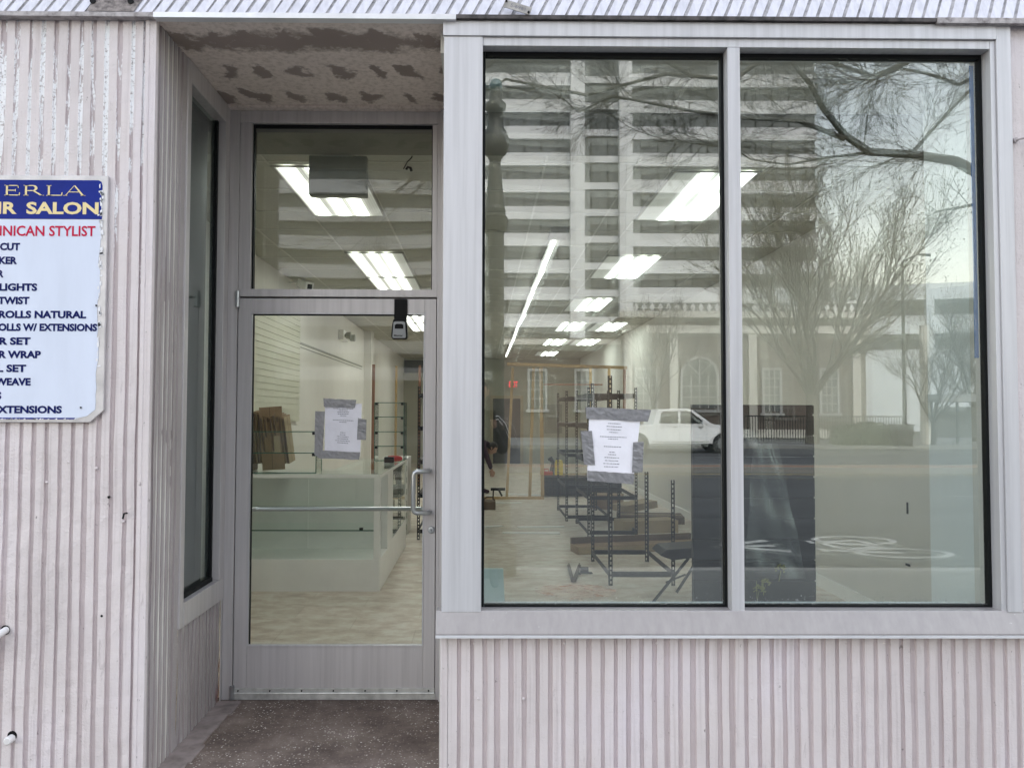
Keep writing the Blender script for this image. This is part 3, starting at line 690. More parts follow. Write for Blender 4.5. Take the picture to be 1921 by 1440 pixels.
# pipes and nails on the siding
p = at(10, 1186, 0)
m = MB(); m.path([(p.x-.10, -.045, p.z-.10), (p.x-.02, -.05, p.z-.02), (p.x, -.04, p.z+.005), (p.x+.005, .0, p.z+.012), (p.x+.005, .03, p.z+.012)], .014, 12)
tag(m.build('pipe', mat('pipe_white', (.70, .68, .68), .4, var=.1), smooth=True), 'bent white pipe coming out of a round hole in the siding', 'pipe')
p = at(23, 1383, 0); m = MB(); m.lathe([(.015, .03), (.016, -.02), (.016, -.032), (.012, -.036)], p, 14, axis='Y')
tag(m.build('capped_pipe', MATS['pipe_white'], smooth=False), 'short capped white pipe stub low on the siding', 'pipe')
for px, py in ((10, 1181), (23, 1379)):
    q = at(px, py, -.002); m = MB(); m.lathe([(.0195, .0), (.0195, -.0012)], q, 16, axis='Y'); m.build('pipe_hole', M_BLACK, shop)
p = at(237, 962, 0); m = MB(); m.path([(p.x, .004, p.z), (p.x, -.02, p.z), (p.x-.003, -.024, p.z-.02)], .004, 8); tag(m.build('wall_hook', M_DARK), 'small rusty hook sticking out of the siding below the salon sign', 'hook')
p = at(1903, 264, 0); m = MB(); m.lathe([(.012, 0), (.010, -.012)], p, 10, axis='Y'); m.path([(p.x, -.01, p.z), (p.x+.02, -.03, p.z), (p.x+.05, -.035, p.z-.012), (p.x+.07, -.03, p.z-.05)], .0045, 8); tag(m.build('cable_clip', mat('cable_grey', (.4, .36, .37), .4, var=.1)), 'grey cable hooked into a white clip beside the window frame', 'cable')

# ------------------------------------------------------------------ notices taped to the glass
def notice(name, label, quad, tapes, Y, rows, tilt=0):
    """quad: four photo corners TL TR BR BL on plane Y; rows: (fraction down, half width fraction)"""
    P = [at(x, y, Y) for x, y in quad]; org = (P[3]+P[2])/2
    t = thing(name, label, 'notice', org); m = MB(); n = 14
    def pt(u, v, d=0):
        a = P[0].lerp(P[1], u); b = P[3].lerp(P[2], u); q = a.lerp(b, v)
        w = .0012*math.sin(u*9+v*5)+.001*math.sin(v*17-u*7); return Vector((q.x, q.y-.0025-d+w*.6, q.z))
    for j in range(n+1):
        for i in range(n+1): m.v.append(pt(i/n, j/n))
    for j in range(n):
        for i in range(n): a = j*(n+1)+i; m.f.append((a, a+n+1, a+n+2, a+1)); m.m.append(0)
    sh = m.build('sheet', M_PAPER, t, smooth=True)
    m = MB(); rr = random.Random(3)
    for v, hw in rows:
        u = .5-hw
        while u < .5+hw:
            w = rr.uniform(.012, .05); u2 = min(u+w, .5+hw)
            m.face([pt(u, v-.006, .0008), pt(u2, v-.006, .0008), pt(u2, v+.006, .0008), pt(u, v+.006, .0008)]); u = u2+.010
    m.build('print', M_INK, sh)
    for ti, q in enumerate(tapes):
        px_seed = ti*3.7; m = MB(); Q = [at(x, y, Y) for x, y in q]; a, b, c, d = Q
        nn = 16; long_u = (b-a).length > (d-a).length
        for j in range(5):
            for i in range(nn+1):
                u, v = (i/nn, j/4) if long_u else (j/4, i/nn)
                p = a.lerp(b, u).lerp(d.lerp(c, u), v); 
                e = .0022*mnoise.noise(Vector((i*.7, j*.9, px_seed)))+.0010*rr.uniform(-1, 1)
                if j in (0, 4): p = p + Vector((0, 0, .0012*rr.uniform(-1, 1)))
                m.v.append(Vector((p.x, p.y-.0062+e*.8, p.z)))
        for j in range(4):
            for i in range(nn): k = j*(nn+1)+i; m.f.append((k, k+1, k+nn+2, k+nn+1)); m.m.append(0)
        m.build('duct_tape', M_TAPE, t)
rows1 = [(.10, .28), (.135, .12), (.17, .16), (.205, .15), (.24, .08), (.33, .28), (.365, .10), (.57, .07), (.61, .08), (.65, .16), (.69, .15), (.73, .2), (.77, .15)]
notice('notice', 'white printed notice held on the door glass by grey duct tape', [(610, 756), (679, 757), (676, 856), (609, 849)],
       [[(607, 747), (669, 750), (666, 765), (608, 763)], [(592, 771), (610, 772), (605, 862), (590, 852)], [(672, 784), (688, 787), (687, 825), (670, 824)], [(598, 844), (676, 848), (674, 862), (598, 859)]], DY+.012, rows1)
rows2 = [(.09, .12), (.14, .15), (.19, .14), (.235, .09), (.31, .27), (.345, .1), (.47, .18), (.56, .06), (.60, .08), (.65, .15), (.70, .14), (.75, .17), (.80, .15)]
notice('notice', 'crumpled white notice taped to the big window with silvery tape', [(1105, 782), (1201, 786), (1188, 900), (1101, 896)],
       [[(1098, 763), (1221, 769), (1215, 791), (1100, 785)], [(1089, 808), (1110, 808), (1116, 872), (1095, 871)], [(1187, 829), (1207, 828), (1205, 885), (1185, 886)], [(1102, 882), (1190, 888), (1188, 908), (1101, 901)]], .052, rows2)

# lock box hanging on a strap over the door
lk = thing('lock_box', 'black and grey key lock box hanging from a strap over the door rail', 'lock box', (dx(750), DY-.03, dz(636)))
m = MB(); m.box(dx(738.5), dx(763), ly0-.012, ly0-.0045, dz(604), dz(561)); m.build('strap', M_BLACK, lk, bevel=.002)
bx = [(738, 600), (736, 611), (734.5, 632), (737, 637), (763, 637), (765, 632), (764, 611), (762, 600)]
m = MB(); m.prism([(dx(x), dz(y)) for x, y in bx], 'XZ', ly0-.045, ly0-.005); bb = m.build('case', M_BLACK, lk, bevel=.005)
m = MB(); m.prism([(dx(x), dz(y)) for x, y in [(739, 606), (737, 633), (738, 635), (761, 635), (762, 633), (760.5, 606), (757, 604.5), (742, 604.5)]], 'XZ', ly0-.049, ly0-.0455); m.build('face_plate', M_GREYP, bb)
m = MB(); m.prism([(dx(x), dz(y)) for x, y in [(741.5, 611), (741.5, 618), (757.5, 618), (757.5, 611), (754, 609), (745, 609)]], 'XZ', ly0-.0505, ly0-.0493)
text_mesh(m, "Master", dx(740), dx(757), dz(632), dz(629)-dz(632), ly0-.0500, 0, .03); m.build('dial_window', M_BLACK, bb)

# ------------------------------------------------------------------ shop interior
def dY(d): return d + CAM.y
def lens_mat(name, strength, x0, tubes):
    """prismatic diffuser lit by fluorescent tubes that run along y; (offset, gain) per tube"""
    m, nt, b = nm(name); b.inputs['Base Color'].default_value = (.7, .72, .7, 1); b.inputs['Roughness'].default_value = .3
    g = nt.nodes.new('ShaderNodeTexCoord'); sep = nt.nodes.new('ShaderNodeSeparateXYZ'); nt.links.new(g.outputs['Object'], sep.inputs[0])
    tot = None
    for off, gain in tubes:
        a = node(nt, 'ShaderNodeMath', operation='SUBTRACT'); nt.links.new(sep.outputs[0], a.inputs[0]); a.inputs[1].default_value = off
        q = node(nt, 'ShaderNodeMath', operation='MULTIPLY'); nt.links.new(a.outputs[0], q.inputs[0]); nt.links.new(a.outputs[0], q.inputs[1])
        e = node(nt, 'ShaderNodeMath', operation='MULTIPLY'); nt.links.new(q.outputs[0], e.inputs[0]); e.inputs[1].default_value = -720.0
        x = node(nt, 'ShaderNodeMath', operation='EXPONENT'); nt.links.new(e.outputs[0], x.inputs[0])
        gg = node(nt, 'ShaderNodeMath', operation='MULTIPLY'); nt.links.new(x.outputs[0], gg.inputs[0]); gg.inputs[1].default_value = gain
        if tot is None: tot = gg.outputs[0]
        else:
            s_ = node(nt, 'ShaderNodeMath', operation='ADD'); nt.links.new(tot, s_.inputs[0]); nt.links.new(gg.outputs[0], s_.inputs[1]); tot = s_.outputs[0]
    wv = node(nt, 'ShaderNodeMath', operation='SINE'); mu = node(nt, 'ShaderNodeMath', operation='MULTIPLY'); nt.links.new(sep.outputs[0], mu.inputs[0]); mu.inputs[1].default_value = 300.0; nt.links.new(mu.outputs[0], wv.inputs[0])
    rb = node(nt, 'ShaderNodeMath', operation='MULTIPLY_ADD'); nt.links.new(wv.outputs[0], rb.inputs[0]); rb.inputs[1].default_value = .50; rb.inputs[2].default_value = .52
    base = node(nt, 'ShaderNodeMath', operation='ADD'); nt.links.new(tot, base.inputs[0]); base.inputs[1].default_value = .012
    fin = node(nt, 'ShaderNodeMath', operation='MULTIPLY'); nt.links.new(base.outputs[0], fin.inputs[0]); nt.links.new(rb.outputs[0], fin.inputs[1])
    f2 = node(nt, 'ShaderNodeMath', operation='MULTIPLY'); nt.links.new(fin.outputs[0], f2.inputs[0]); f2.inputs[1].default_value = strength
    b.inputs['Emission Color'].default_value = (.97, 1.0, .93, 1); nt.links.new(f2.outputs[0], b.inputs['Emission Strength'])
    return m
LENS_L = lens_mat('lit_diffuser', 8.5, 0, ((-.20, 1.0), (-.03, .9), (.12, .75)))
LENS_R = lens_mat('lit_diffuser_pair', 8.5, 0, ((-.06, .75), (.09, .95), (.22, 1.0)))
def troffer(x0, x1, d0, d1, lens, label):
    y0, y1 = dY(d0), dY(d1)
    t = thing('ceiling_light', label, 'light', ((x0+x1)/2, (y0+y1)/2, RZ-.02), 'fluorescent lights set in the shop ceiling')
    m = MB(); f = .022
    m.box(x0, x1, y0, y0+f, RZ-.016, RZ-.008); m.box(x0, x1, y1-f, y1, RZ-.016, RZ-.008); m.box(x0, x0+f, y0+f, y1-f, RZ-.016, RZ-.008); m.box(x1-f, x1, y0+f, y1-f, RZ-.016, RZ-.008)
    m.build('frame', mat('troffer_frame', (.34, .34, .31), .5, var=0), t)
    m = MB(); m.box(x0+f, x1-f, y0+f, y1-f, RZ-.014, RZ-.009); m.build('diffuser', lens, t, org=((x0+x1)/2, (y0+y1)/2, RZ-.014))
troffer(-1.42, -.81, 4.92, 6.18, LENS_L, 'fluorescent ceiling light half hidden by the grey box above the door')
troffer(-1.42, -.81, 7.6, 8.95, LENS_L, 'fluorescent ceiling light second from the door, in the row over the counter')
troffer(-1.42, -.81, 9.0, 10.3, LENS_L, 'fluorescent ceiling light third from the door, in the row over the counter')
troffer(-1.42, -.81, 12.2, 13.5, LENS_L, 'fluorescent ceiling light seen beside the lock box strap')
troffer(-1.42, -.81, 13.6, 14.9, LENS_L, 'fluorescent ceiling light just under the one beside the lock box')
troffer(1.28, 1.89, 4.98, 6.28, LENS_R, 'largest fluorescent ceiling light, cut by the window mullion')
troffer(1.28, 1.89, 7.7, 9.0, LENS_R, 'second fluorescent light down the row behind the big window')
troffer(1.28, 1.89, 10.6, 11.9, LENS_R, 'third fluorescent light down the row behind the big window')
troffer(1.40, 2.01, 13.4, 14.8, LENS_L, 'dimmer fluorescent light of the side by side pair, fourth row')
troffer(2.05, 2.66, 13.4, 14.8, LENS_R, 'brighter fluorescent light of the side by side pair, fourth row')
troffer(1.40, 2.01, 16.5, 17.9, LENS_L, 'dimmer fluorescent light of the pair near the back wall')
troffer(2.05, 2.66, 16.5, 17.9, LENS_R, 'brighter fluorescent light of the pair near the back wall')
troffer(1.45, 2.06, 19.8, 21.2, LENS_R, 'smallest fluorescent light, next to the back wall above the stud frame')
troffer(-1.42, -.81, 17.6, 18.9, LENS_L, 'small far fluorescent light in the row over the counter')
# tube light run
t = thing('tube_light', 'long run of bright white tube lights across the ceiling toward the back', 'light', (.68, 8, RZ-.06))
m = MB(); m.box(.625, .735, 3.75, 17.9, RZ-.035, RZ-.008); m.box(.60, .76, 3.45, 3.74, RZ-.05, RZ-.008); m.build('housing', mat('housing_grey', (.30, .30, .28), .5, var=.05), t)
tm = emat('tube_glow', (1, 1, .96), 3.0)
segs = [(6.9, 8.25), (8.3, 9.75), (9.8, 12.0), (12.05, 14.1), (14.15, 16.6), (16.65, 20.9)]
for i, (a, b) in enumerate(segs):
    m = MB(); j = (.0, .012, .0, .02, -.01, .0)[i]; m.path([(.665+j, dY(a), RZ-.055), (.665-j, dY(b), RZ-.055)], .013, 10); m.build('tube', tm, t)

# box above the door, wire, security camera, emergency light
t = thing('exit_sign_box', 'plain grey box hung from the ceiling just inside the transom glass', 'sign', (-.86, dY(4.4), 2.78))
Y = dY(4.42); m = MB(); m.box(ax(579, Y, 330), ax(688, Y, 330), Y, Y+.06, az(367, Y, 630), az(292, Y, 630)); bx = m.build('case', M_LGREY, t, bevel=.004)
m = MB(); m.box(ax(604, Y, 285), ax(662, Y, 285), Y-.005, Y+.07, az(291, Y, 630), RZ-.12); m.build('mount', mat('mount_pale', (.5, .5, .45), .6, var=.05), t)
Y = dY(4.75); m = MB(); m.path([(ax(776, Y, 284), Y, az(284, Y, 770)), (ax(772, Y, 296), Y, az(296, Y, 770)), (ax(764, Y, 305), Y, az(305, Y)), (ax(757, Y, 318), Y, az(318, Y))], .004, 6); m.path([(ax(762, Y, 319), Y, az(319, Y)), (ax(765, Y, 314), Y, az(314, Y)), (ax(770, Y, 316), Y, az(316, Y)), (ax(772, Y, 322), Y, az(322, Y))], .009, 6)
tag(m.build('loose_wire', M_BLACK, smooth=True), 'loose dark wire dangling from the ceiling behind the transom glass', 'wire')
t = thing('security_camera', 'small white security camera where the wall meets the ceiling', 'camera', (-2.2, 5.9, 3.02))
m = MB(); T = Matrix.Translation((-2.15, 5.9, 3.06)) @ Matrix.Rotation(R(35), 4, 'Z') @ Matrix.Rotation(R(18), 4, 'X'); m.box(-.05, .05, -.16, .12, -.05, .05, 0, T); m.box(-.03, .03, -.165, -.1605, -.03, .03, 1, T); m.build('body', [M_WHITE, M_DARK], t, bevel=.006)
m = MB(); m.path([(-2.37, 6.0, 3.1), (-2.25, 5.97, 3.1), (-2.17, 5.93, 3.08)], .015, 8); m.build('bracket', M_WHITE, t)
t = thing('emergency_light', 'white twin emergency light fixed high on the cream wall', 'light', (-2.3, 9.5, 2.75))
m = MB(); m.box(-2.379, -2.29, 9.2, 9.75, 2.72, 2.88); m.build('body', M_WHITE, t, bevel=.01)
for y in (9.28, 9.68):
    m = MB(); m.lathe([(.02, 0), (.055, .03), (.06, .10), (.0, .105)], (-2.288, y, 2.79), 14, axis='X'); m.build('lamp_head', M_LGREY, t)
# white slat wall
t = MB(); t.box(-2.379, -2.35, 3.7, 6.5, 1.40, 2.75)
for k in range(19): t.box(-2.3505, -2.343, 3.7, 6.5, 1.405+k*.071, 1.455+k*.071, 0)
tag(t.build('slatwall_panel', mat('slatwall_cream', (.60, .60, .50), .5, var=.04)), 'cream slatted display panel on the side wall above the counter', 'wall panel')
m = MB(); m.box(-2.379, -2.37, 6.6, 11.6, 2.405, 2.43); m.box(-2.379, -2.374, 6.6, 11.6, 2.36, 2.372); tag(m.build('wall_rail', M_LGREY), 'thin grey rail running along the cream side wall', 'rail')

# glass counter, L shaped
CX1, CT = -.865, .985
def glassbox(m, x0, x1, y0, y1, z0, z1): m.box(x0, x1, y0, y1, z0, z1)
t = thing('display_counter', 'white L-shaped shop counter with glass fronts and glass shelves', 'counter', (-1.6, 3.9, 0))
Y0 = dY(6.38)
m = MB(); m.box(-2.34, CX1, Y0, Y0+.55, .0, .27); m.build('base', M_WHITE, t, bevel=.003)
m = MB(); m.box(-2.34, CX1, Y0+.50, Y0+.548, .2705, CT-.03); m.box(-1.60, -1.59, Y0+.49, Y0+.4995, .2705, CT-.03); m.build('sliding_door', M_WHITE, t)
m = MB(); m.box(CX1-.055, CX1, Y0, Y0+.04, .2705, CT-.03); m.box(-2.34, -2.30, Y0, Y0+.04, .2705, CT-.03)
m.box(-2.34, CX1, Y0, Y0+.03, CT-.0295, CT); m.box(-2.34, CX1, Y0+.5, Y0+.55, CT-.0295, CT); m.box(CX1-.03, CX1, Y0+.031, Y0+.499, CT-.0295, CT); m.build('frame', M_WHITE, t, bevel=.002)
m = MB(); m.box(-2.34, CX1-.001, Y0+.002, Y0+.548, CT+.0005, CT+.008); m.build('glass_top', M_GLS, t)
m = MB(); m.box(-2.30, CX1-.055, Y0+.008, Y0+.014, .271, CT-.03); m.build('glass_front', M_GLS, t)
for z in (.50, .70):
    m = MB(); m.box(-2.30, CX1-.06, Y0+.06, Y0+.49, z, z+.008); sh = m.build('glass_shelf', M_GLS, t)
    m = MB(); m.box(-2.30, CX1-.06, Y0+.055, Y0+.0595, z-.001, z+.009); m.build('shelf_edge', M_GEDGE, sh)
m = MB()
for x in (-2.19, -.95): m.box(x, x+.02, Y0+.46, Y0+.485, .271, CT-.031)
for x in (-2.13, -1.05): m.box(x, x+.03, Y0+.05, Y0+.08, .508, .528, 1)
m.build('shelf_standard', [M_CHROME, M_BLACK], t)
ya, yb = Y0+.5515, dY(8.55)
m = MB(); m.box(CX1-.5, CX1, ya, yb, 0, .30); m.build('base', M_WHITE, t, bevel=.003)
m = MB(); m.box(CX1-.03, CX1, ya, ya+.35, .3005, CT-.03); m.box(CX1-.03, CX1, yb-.03, yb, .3005, CT-.03); m.box(CX1-.5, CX1-.47, yb-.03, yb, .3005, CT-.03)
m.box(CX1-.03, CX1, ya, yb, CT-.0295, CT); m.box(CX1-.5, CX1-.47, ya, yb, CT-.0295, CT); m.box(CX1-.469, CX1-.031, yb-.03, yb, CT-.0295, CT); m.build('frame', M_WHITE, t, bevel=.002)
m = MB(); m.box(CX1-.498, CX1-.002, ya, yb, CT+.0005, CT+.008); m.build('glass_top', M_GLS, t)
m = MB(); m.box(CX1-.012, CX1-.006, ya+.35, yb-.03, .301, CT-.03); m.build('glass_front', M_GLS, t)
for z in (.52, .74):
    m = MB(); m.box(CX1-.47, CX1-.02, ya+.36, yb-.04, z, z+.01); m.build('glass_shelf', mat('shelf_white_strip', (.62, .64, .6), .4, var=.04), t)
# glass cube unit on the counter, flattened cartons behind
def glass_unit(name, label, x0, x1, y0, y1, z0, levels, post=True, back=True):
    t = thing(name, label, 'display case', ((x0+x1)/2, (y0+y1)/2, z0)); z1 = levels[-1]
    m = MB(); m.box(x0, x0+.005, y0+.006, y1, z0, z1); m.build('glass_side', M_GLS, t); m = MB(); m.box(x1-.005, x1, y0+.006, y1, z0, z1); m.build('glass_side', M_GLS, t)
    m = MB(); m.box(x0, x1, y0, y0+.005, z0, z1-.008); m.build('glass_front', M_GLS, t)
    for z in levels:
        m = MB(); m.box(x0+.0055, x1-.0055, y0+.0065, y1, z-.006, z); m.build('glass_shelf', M_GLS, t)
    m = MB()
    for z in levels+[z0+.008]: m.box(x0, x1, y0-.0035, y0-.0005, z-.008, z-.001)
    m.box(x1-.004, x1+.003, y0-.004, y0+.002, z0, z1); m.box(x0-.003, x0+.004, y0-.004, y0+.002, z0, z1); m.box(x1-.003, x1+.002, y0+.003, y1, z1-.006, z1)
    m.box(x1-.003, x1+.002, y1-.006, y1, z0, z1); m.build('glass_edges', M_GEDGE, t)
    m = MB()
    for z in levels:
        for x in (x0+.02, x1-.02): m.box(x-.014, x+.014, y0-.010, y0-.004, z-.030, z-.004)
    m.build('clip', M_DARK, t)
    return t
zc = CT+.0085
glass_unit('glass_display_case', 'low clear glass display case standing on the counter in front of flattened boxes', -2.12, -1.42, Y0+.03, Y0+.26, zc, [1.17, 1.352])
u = glass_unit('glass_display_case', 'tall narrow glass display case on the far end of the counter', ax(703, dY(8.1)), ax(758, dY(8.1)), dY(8.1), dY(8.38), zc, [1.155, 1.31, 1.47, 1.625])
rr = random.Random(12)
bt = None
for k in range(11):
    T = Matrix.Translation((-2.02+k*.029, Y0+.30+.012*(k % 3), zc+.002)) @ Matrix.Rotation(R(-4.5-.2*k), 4, 'Y') @ Matrix.Rotation(R(5), 4, 'X')
    h = .52+rr.uniform(-.03, .03) - .004*k; m = MB()
    m.box(0, .019, 0, .22, .06, h, 0, T)
    for q in range(2): m.box(.0195, .0205, .002+q*.11, .10+q*.11, .065, h-.01, 1, T)
    m.box(.002, .017, -.0012, -.0002, .07, h-.02, 2, T)
    lab = 'flattened brown carton, one of the row leaning behind the glass case'
    tag(m.build('flattened_box', [M_CARD, M_CARDL, M_CARDD]), lab, 'cardboard box', 'flattened cartons leaning on the counter')
T = Matrix.Translation((-1.95, Y0+.285, zc+.002)) @ Matrix.Rotation(R(-4), 4, 'Y')
m = MB(); m.box(0, .20, 0, .008, .0, .56, 0, T); m.box(.09, .094, -.001, -.0002, .0, .56, 1, T); m.box(.10, .17, -.0015, -.0003, .15, .30, 2, T)
tag(m.build('flattened_box', [M_CARD, M_CARDD, M_CARDL], bevel=.002), 'widest flattened carton with a split flap, at the front of the leaning row', 'cardboard box')
T = Matrix.Translation((-2.09, Y0+.30, zc+.002))
m = MB(); m.box(-.02, .05, 0, .15, 0, .50, 0, T); tag(m.build('flattened_box', M_CARDD, bevel=.004), 'darkest upright carton at the wall end of the leaning row', 'cardboard box')
# cordless drill
p = Vector((ax(745, dY(8.05)), dY(7.95), zc))
t = thing('cordless_drill', 'red and black cordless drill lying on the glass counter', 'drill', p)
m = MB(); m.lathe([(.015, -.09), (.028, -.08), (.032, 0), (.026, .05), (.012, .07)], p+Vector((0, 0, .034)), 14, axis='X'); m.build('motor_body', mat('tool_red', (.5, .02, .02), .4, var=0), t)
m = MB(); m.box(p.x-.07, p.x-.03, p.y-.12, p.y-.02, p.z, p.z+.035); m.box(p.x-.10, p.x, p.y-.18, p.y-.12, p.z, p.z+.06); m.build('grip', M_BLACK, t, bevel=.006)
# drawers stack beyond the counter
t = thing('drawer_unit', 'grey drawer unit behind the end of the counter', 'drawers', (-1.1, dY(9.4), 0))
m = MB(); m.box(-1.25, -.93, dY(9.35), dY(9.8), 0, .95); m.build('case', M_WHITE, t)
for k in range(6):
    m = MB(); m.box(-1.24, -.94, dY(9.35)-.012, dY(9.35)-.001, .06+k*.145, .13+k*.145); m.build('drawer', M_LGREY, t)
# loose timber along the side wall
for px, d, w, zt, mm, lab in ((699, 14.0, .05, 2.42, M_REDW, 'reddish timber stud leaning against the cream side wall'), (742, 17.6, .05, 2.62, M_PLY, 'pale timber stud leaning near the back corner'), (786, 15.5, .05, 2.5, M_REDW, 'reddish timber stud standing behind the black rack by the door')):
    Y = dY(d); x = ax(px, Y); m = MB(); m.prism([(x-w/2, 0), (x+w/2, 0), (x+w/2+.01, zt), (x-w/2+.01, zt)], 'XZ', Y, Y+.05); tag(m.build('timber_stud', mm), lab, 'timber')
m = MB(); m.box(-2.36, -1.55, RY1-.03, RY1-.002, 2.72, 3.10); tag(m.build('dark_header_panel', M_GARAGED), 'dark panel high on the back wall beside the ceiling', 'panel')  # dark panel in place of the dark opening header

# black boltless shelving
def post(m, x, y, z1, sx_, sy_):
    """slotted angle: two flanges, each two strips joined between the slots"""
    w, th = .034, .003; n = int(z1/.042)
    for horiz in (True, False):
        def bx(a0, a1, z0, z1_):
            if horiz: m.box(x, x+sx_*0+ (a1)*sx_, y, y+th*sy_, z0, z1_) if a0 == 0 else m.box(x+a0*sx_, x+a1*sx_, y, y+th*sy_, z0, z1_)
            else: m.box(x, x+th*sx_, y+max(a0, .0035)*sy_, y+a1*sy_, z0, z1_)
        bx(0, .012, 0, z1); bx(.023, w, 0, z1)
        for k in range(n+1):
            z = k*.042; bx(.0121, .0229, z, min(z+.017, z1))
def rack(name, label, x0, x1, y0, y1, ph, levels, decks=(), group='black boltless shelving racks', halves=None):
    t = thing(name, label, 'shelving', ((x0+x1)/2, (y0+y1)/2, 0), group)
    for i, (x, y, a, b) in enumerate(((x0, y0, 1, 1), (x1, y0, -1, 1), (x0, y1, 1, -1), (x1, y1, -1, -1))):
        m = MB(); post(m, x, y, ph[i], a, b); m.build('post', M_DARK, t)
    e = .004
    for z in levels:
        m = MB(); h = .045
        m.box(x0+.035, x1-.035, y0+e, y0+e+.004, z, z+h); m.box(x0+.035, x1-.035, y1-e-.004, y1-e, z, z+h); m.box(x0+e, x0+e+.004, y0+.035, y1-.035, z, z+h); m.box(x1-e-.004, x1-e, y0+.035, y1-.035, z, z+h)
        m.box(x0+.035, x1-.035, y0+e+.0045, y0+.03, z+h-.004, z+h); m.box(x0+.035, x1-.035, y1-.03, y1-e-.0045, z+h-.004, z+h)
        m.build('beam', M_DARK, t)
    for z in decks:
        m = MB(); m.box(x0+.009, x1-.009, y0+.031, y1-.031, z+.046, z+.056); m.build('shelf', mat('shelf_board_dark', (.06, .05, .045), .6, var=.2), t)
    return t
Yb0, Yb1 = dY(6.6), dY(7.67)
rack('shelving_rack', 'half-built black rack by the window with two short posts and only its lowest beams', 1.115, 1.70, Yb0, Yb1, (1.845, .925, 1.82, .915), (.075,))
rack('shelving_rack', 'tall black shelving rack with a top shelf, standing directly behind the window notice', 1.285, 1.895, dY(9.12), dY(10.3), (1.83, 1.83, 1.83, 1.83), (.04, .46, .90, 1.32, 1.70), (.90, 1.70))
rack('shelving_rack', 'tall black shelving rack farthest down the shop, behind the other two', 1.17, 1.79, dY(10.5), dY(11.7), (1.83, 1.83, 1.83, 1.83), (.04, .46, .90, 1.32, 1.70), (1.32,))
rack('shelving_rack', 'black shelving rack just inside the door past the counter', -.775, -.18, dY(8.95), dY(10.1), (1.83, 1.83, 1.83, 1.83), (.08, .50, .90, 1.30, 1.70), (.50, .90))

# timber stud frame for a new partition
Yf = dY(13.2)
t = thing('stud_frame', 'unfinished pale timber partition frame standing across the shop', 'timber frame', (1.3, Yf, 0))
def stud(px0, py0, px1, py1, w, mm=M_PLY, Y=Yf, th=.05):
    a, b = at(px0, py0, Y), at(px1, py1, Y); m = MB(); m.prism([(a.x-w/2, max(a.z, .0)), (a.x+w/2, max(a.z, .0)), (b.x+w/2, b.z), (b.x-w/2, b.z)], 'XZ', Y, Y+th); return m.build('stud', mm, t)
a, b = at(951, 682, Yf), at(1176, 689, Yf); m = MB(); m.prism([(a.x, a.z-.03), (b.x, b.z-.03), (b.x, b.z+.02), (a.x, a.z+.02)], 'XZ', Yf-.04, Yf+.06); m.build('top_plate', M_PLY, t)
m = MB(); m.box(-.6, ax(1020, Yf), Yf-.05, Yf+.05, .003, .045); m.build('bottom_plate', M_PLY, t)
stud(951, 931, 962, 689, .045); stud(994, 931, 1001, 689, .05); stud(1018, 931, 1015, 689, .06)
for px in (1108, 1143, 1172):
    Y = dY(15.0); stud(px, 885, px, 690, .05, M_PLY if px != 1172 else M_REDW, Y)
a = at(1020, 721, dY(15)); m = MB(); m.box(a.x, ax(1130, dY(15)), dY(15)-.03, dY(15)-.005, a.z-.015, a.z+.015); m.build('brace', M_REDW, t)

# back wall: dark doorway, exit sign, frames
m = MB(); x0, x1 = ax(925, RY1), ax(976, RY1); m.box(x0, x1, RY1-.05, RY1-.002, 0, 1.95); t = thing('back_door', 'dark door in the back wall under the red exit sign', 'door', ((x0+x1)/2, RY1, 0)); m.build('leaf', mat('dark_door', (.05, .05, .05), .5, var=.1), t)
m = MB(); m.box(x0-.09, x0-.001, RY1-.06, RY1-.002, 0, 2.04); m.box(x1+.001, x1+.09, RY1-.06, RY1-.002, 0, 2.04); m.box(x0, x1, RY1-.06, RY1-.002, 1.951, 2.04); m.build('frame', mat('door_trim', (.42, .36, .26), .6, var=.1), t)
t = thing('exit_sign', 'red lettered EXIT sign glowing on the back wall', 'sign', (ax(963, RY1-.1), RY1-.1, 2.3))
Y = RY1-.08; x0, x1, z0, z1 = ax(953, Y), ax(973, Y), az(729, Y), az(712, Y)
m = MB(); m.box(x0, x1, Y, Y+.06, z0, z1); m.build('case', mat('exit_case', (.42, .38, .33), .5, var=0), t)
m = MB(); text_mesh(m, "EXIT", x0+.03, x1-.03, z0+.05, z1-z0-.10, Y-.002, 0, .02); m.build('lettering', emat('exit_red', (.9, .03, .05), .35), t)
m = MB(); x0, x1 = ax(1040, RY1), ax(1053, RY1); m.box(ax(1022, RY1), ax(1054, RY1), RY1-.03, RY1-.003, az(812, RY1), az(758, RY1)); tag(m.build('wall_board', mat('grey_board', (.26, .26, .22), .7, var=.08)), 'grey board on the back wall behind the stud frame', 'board')

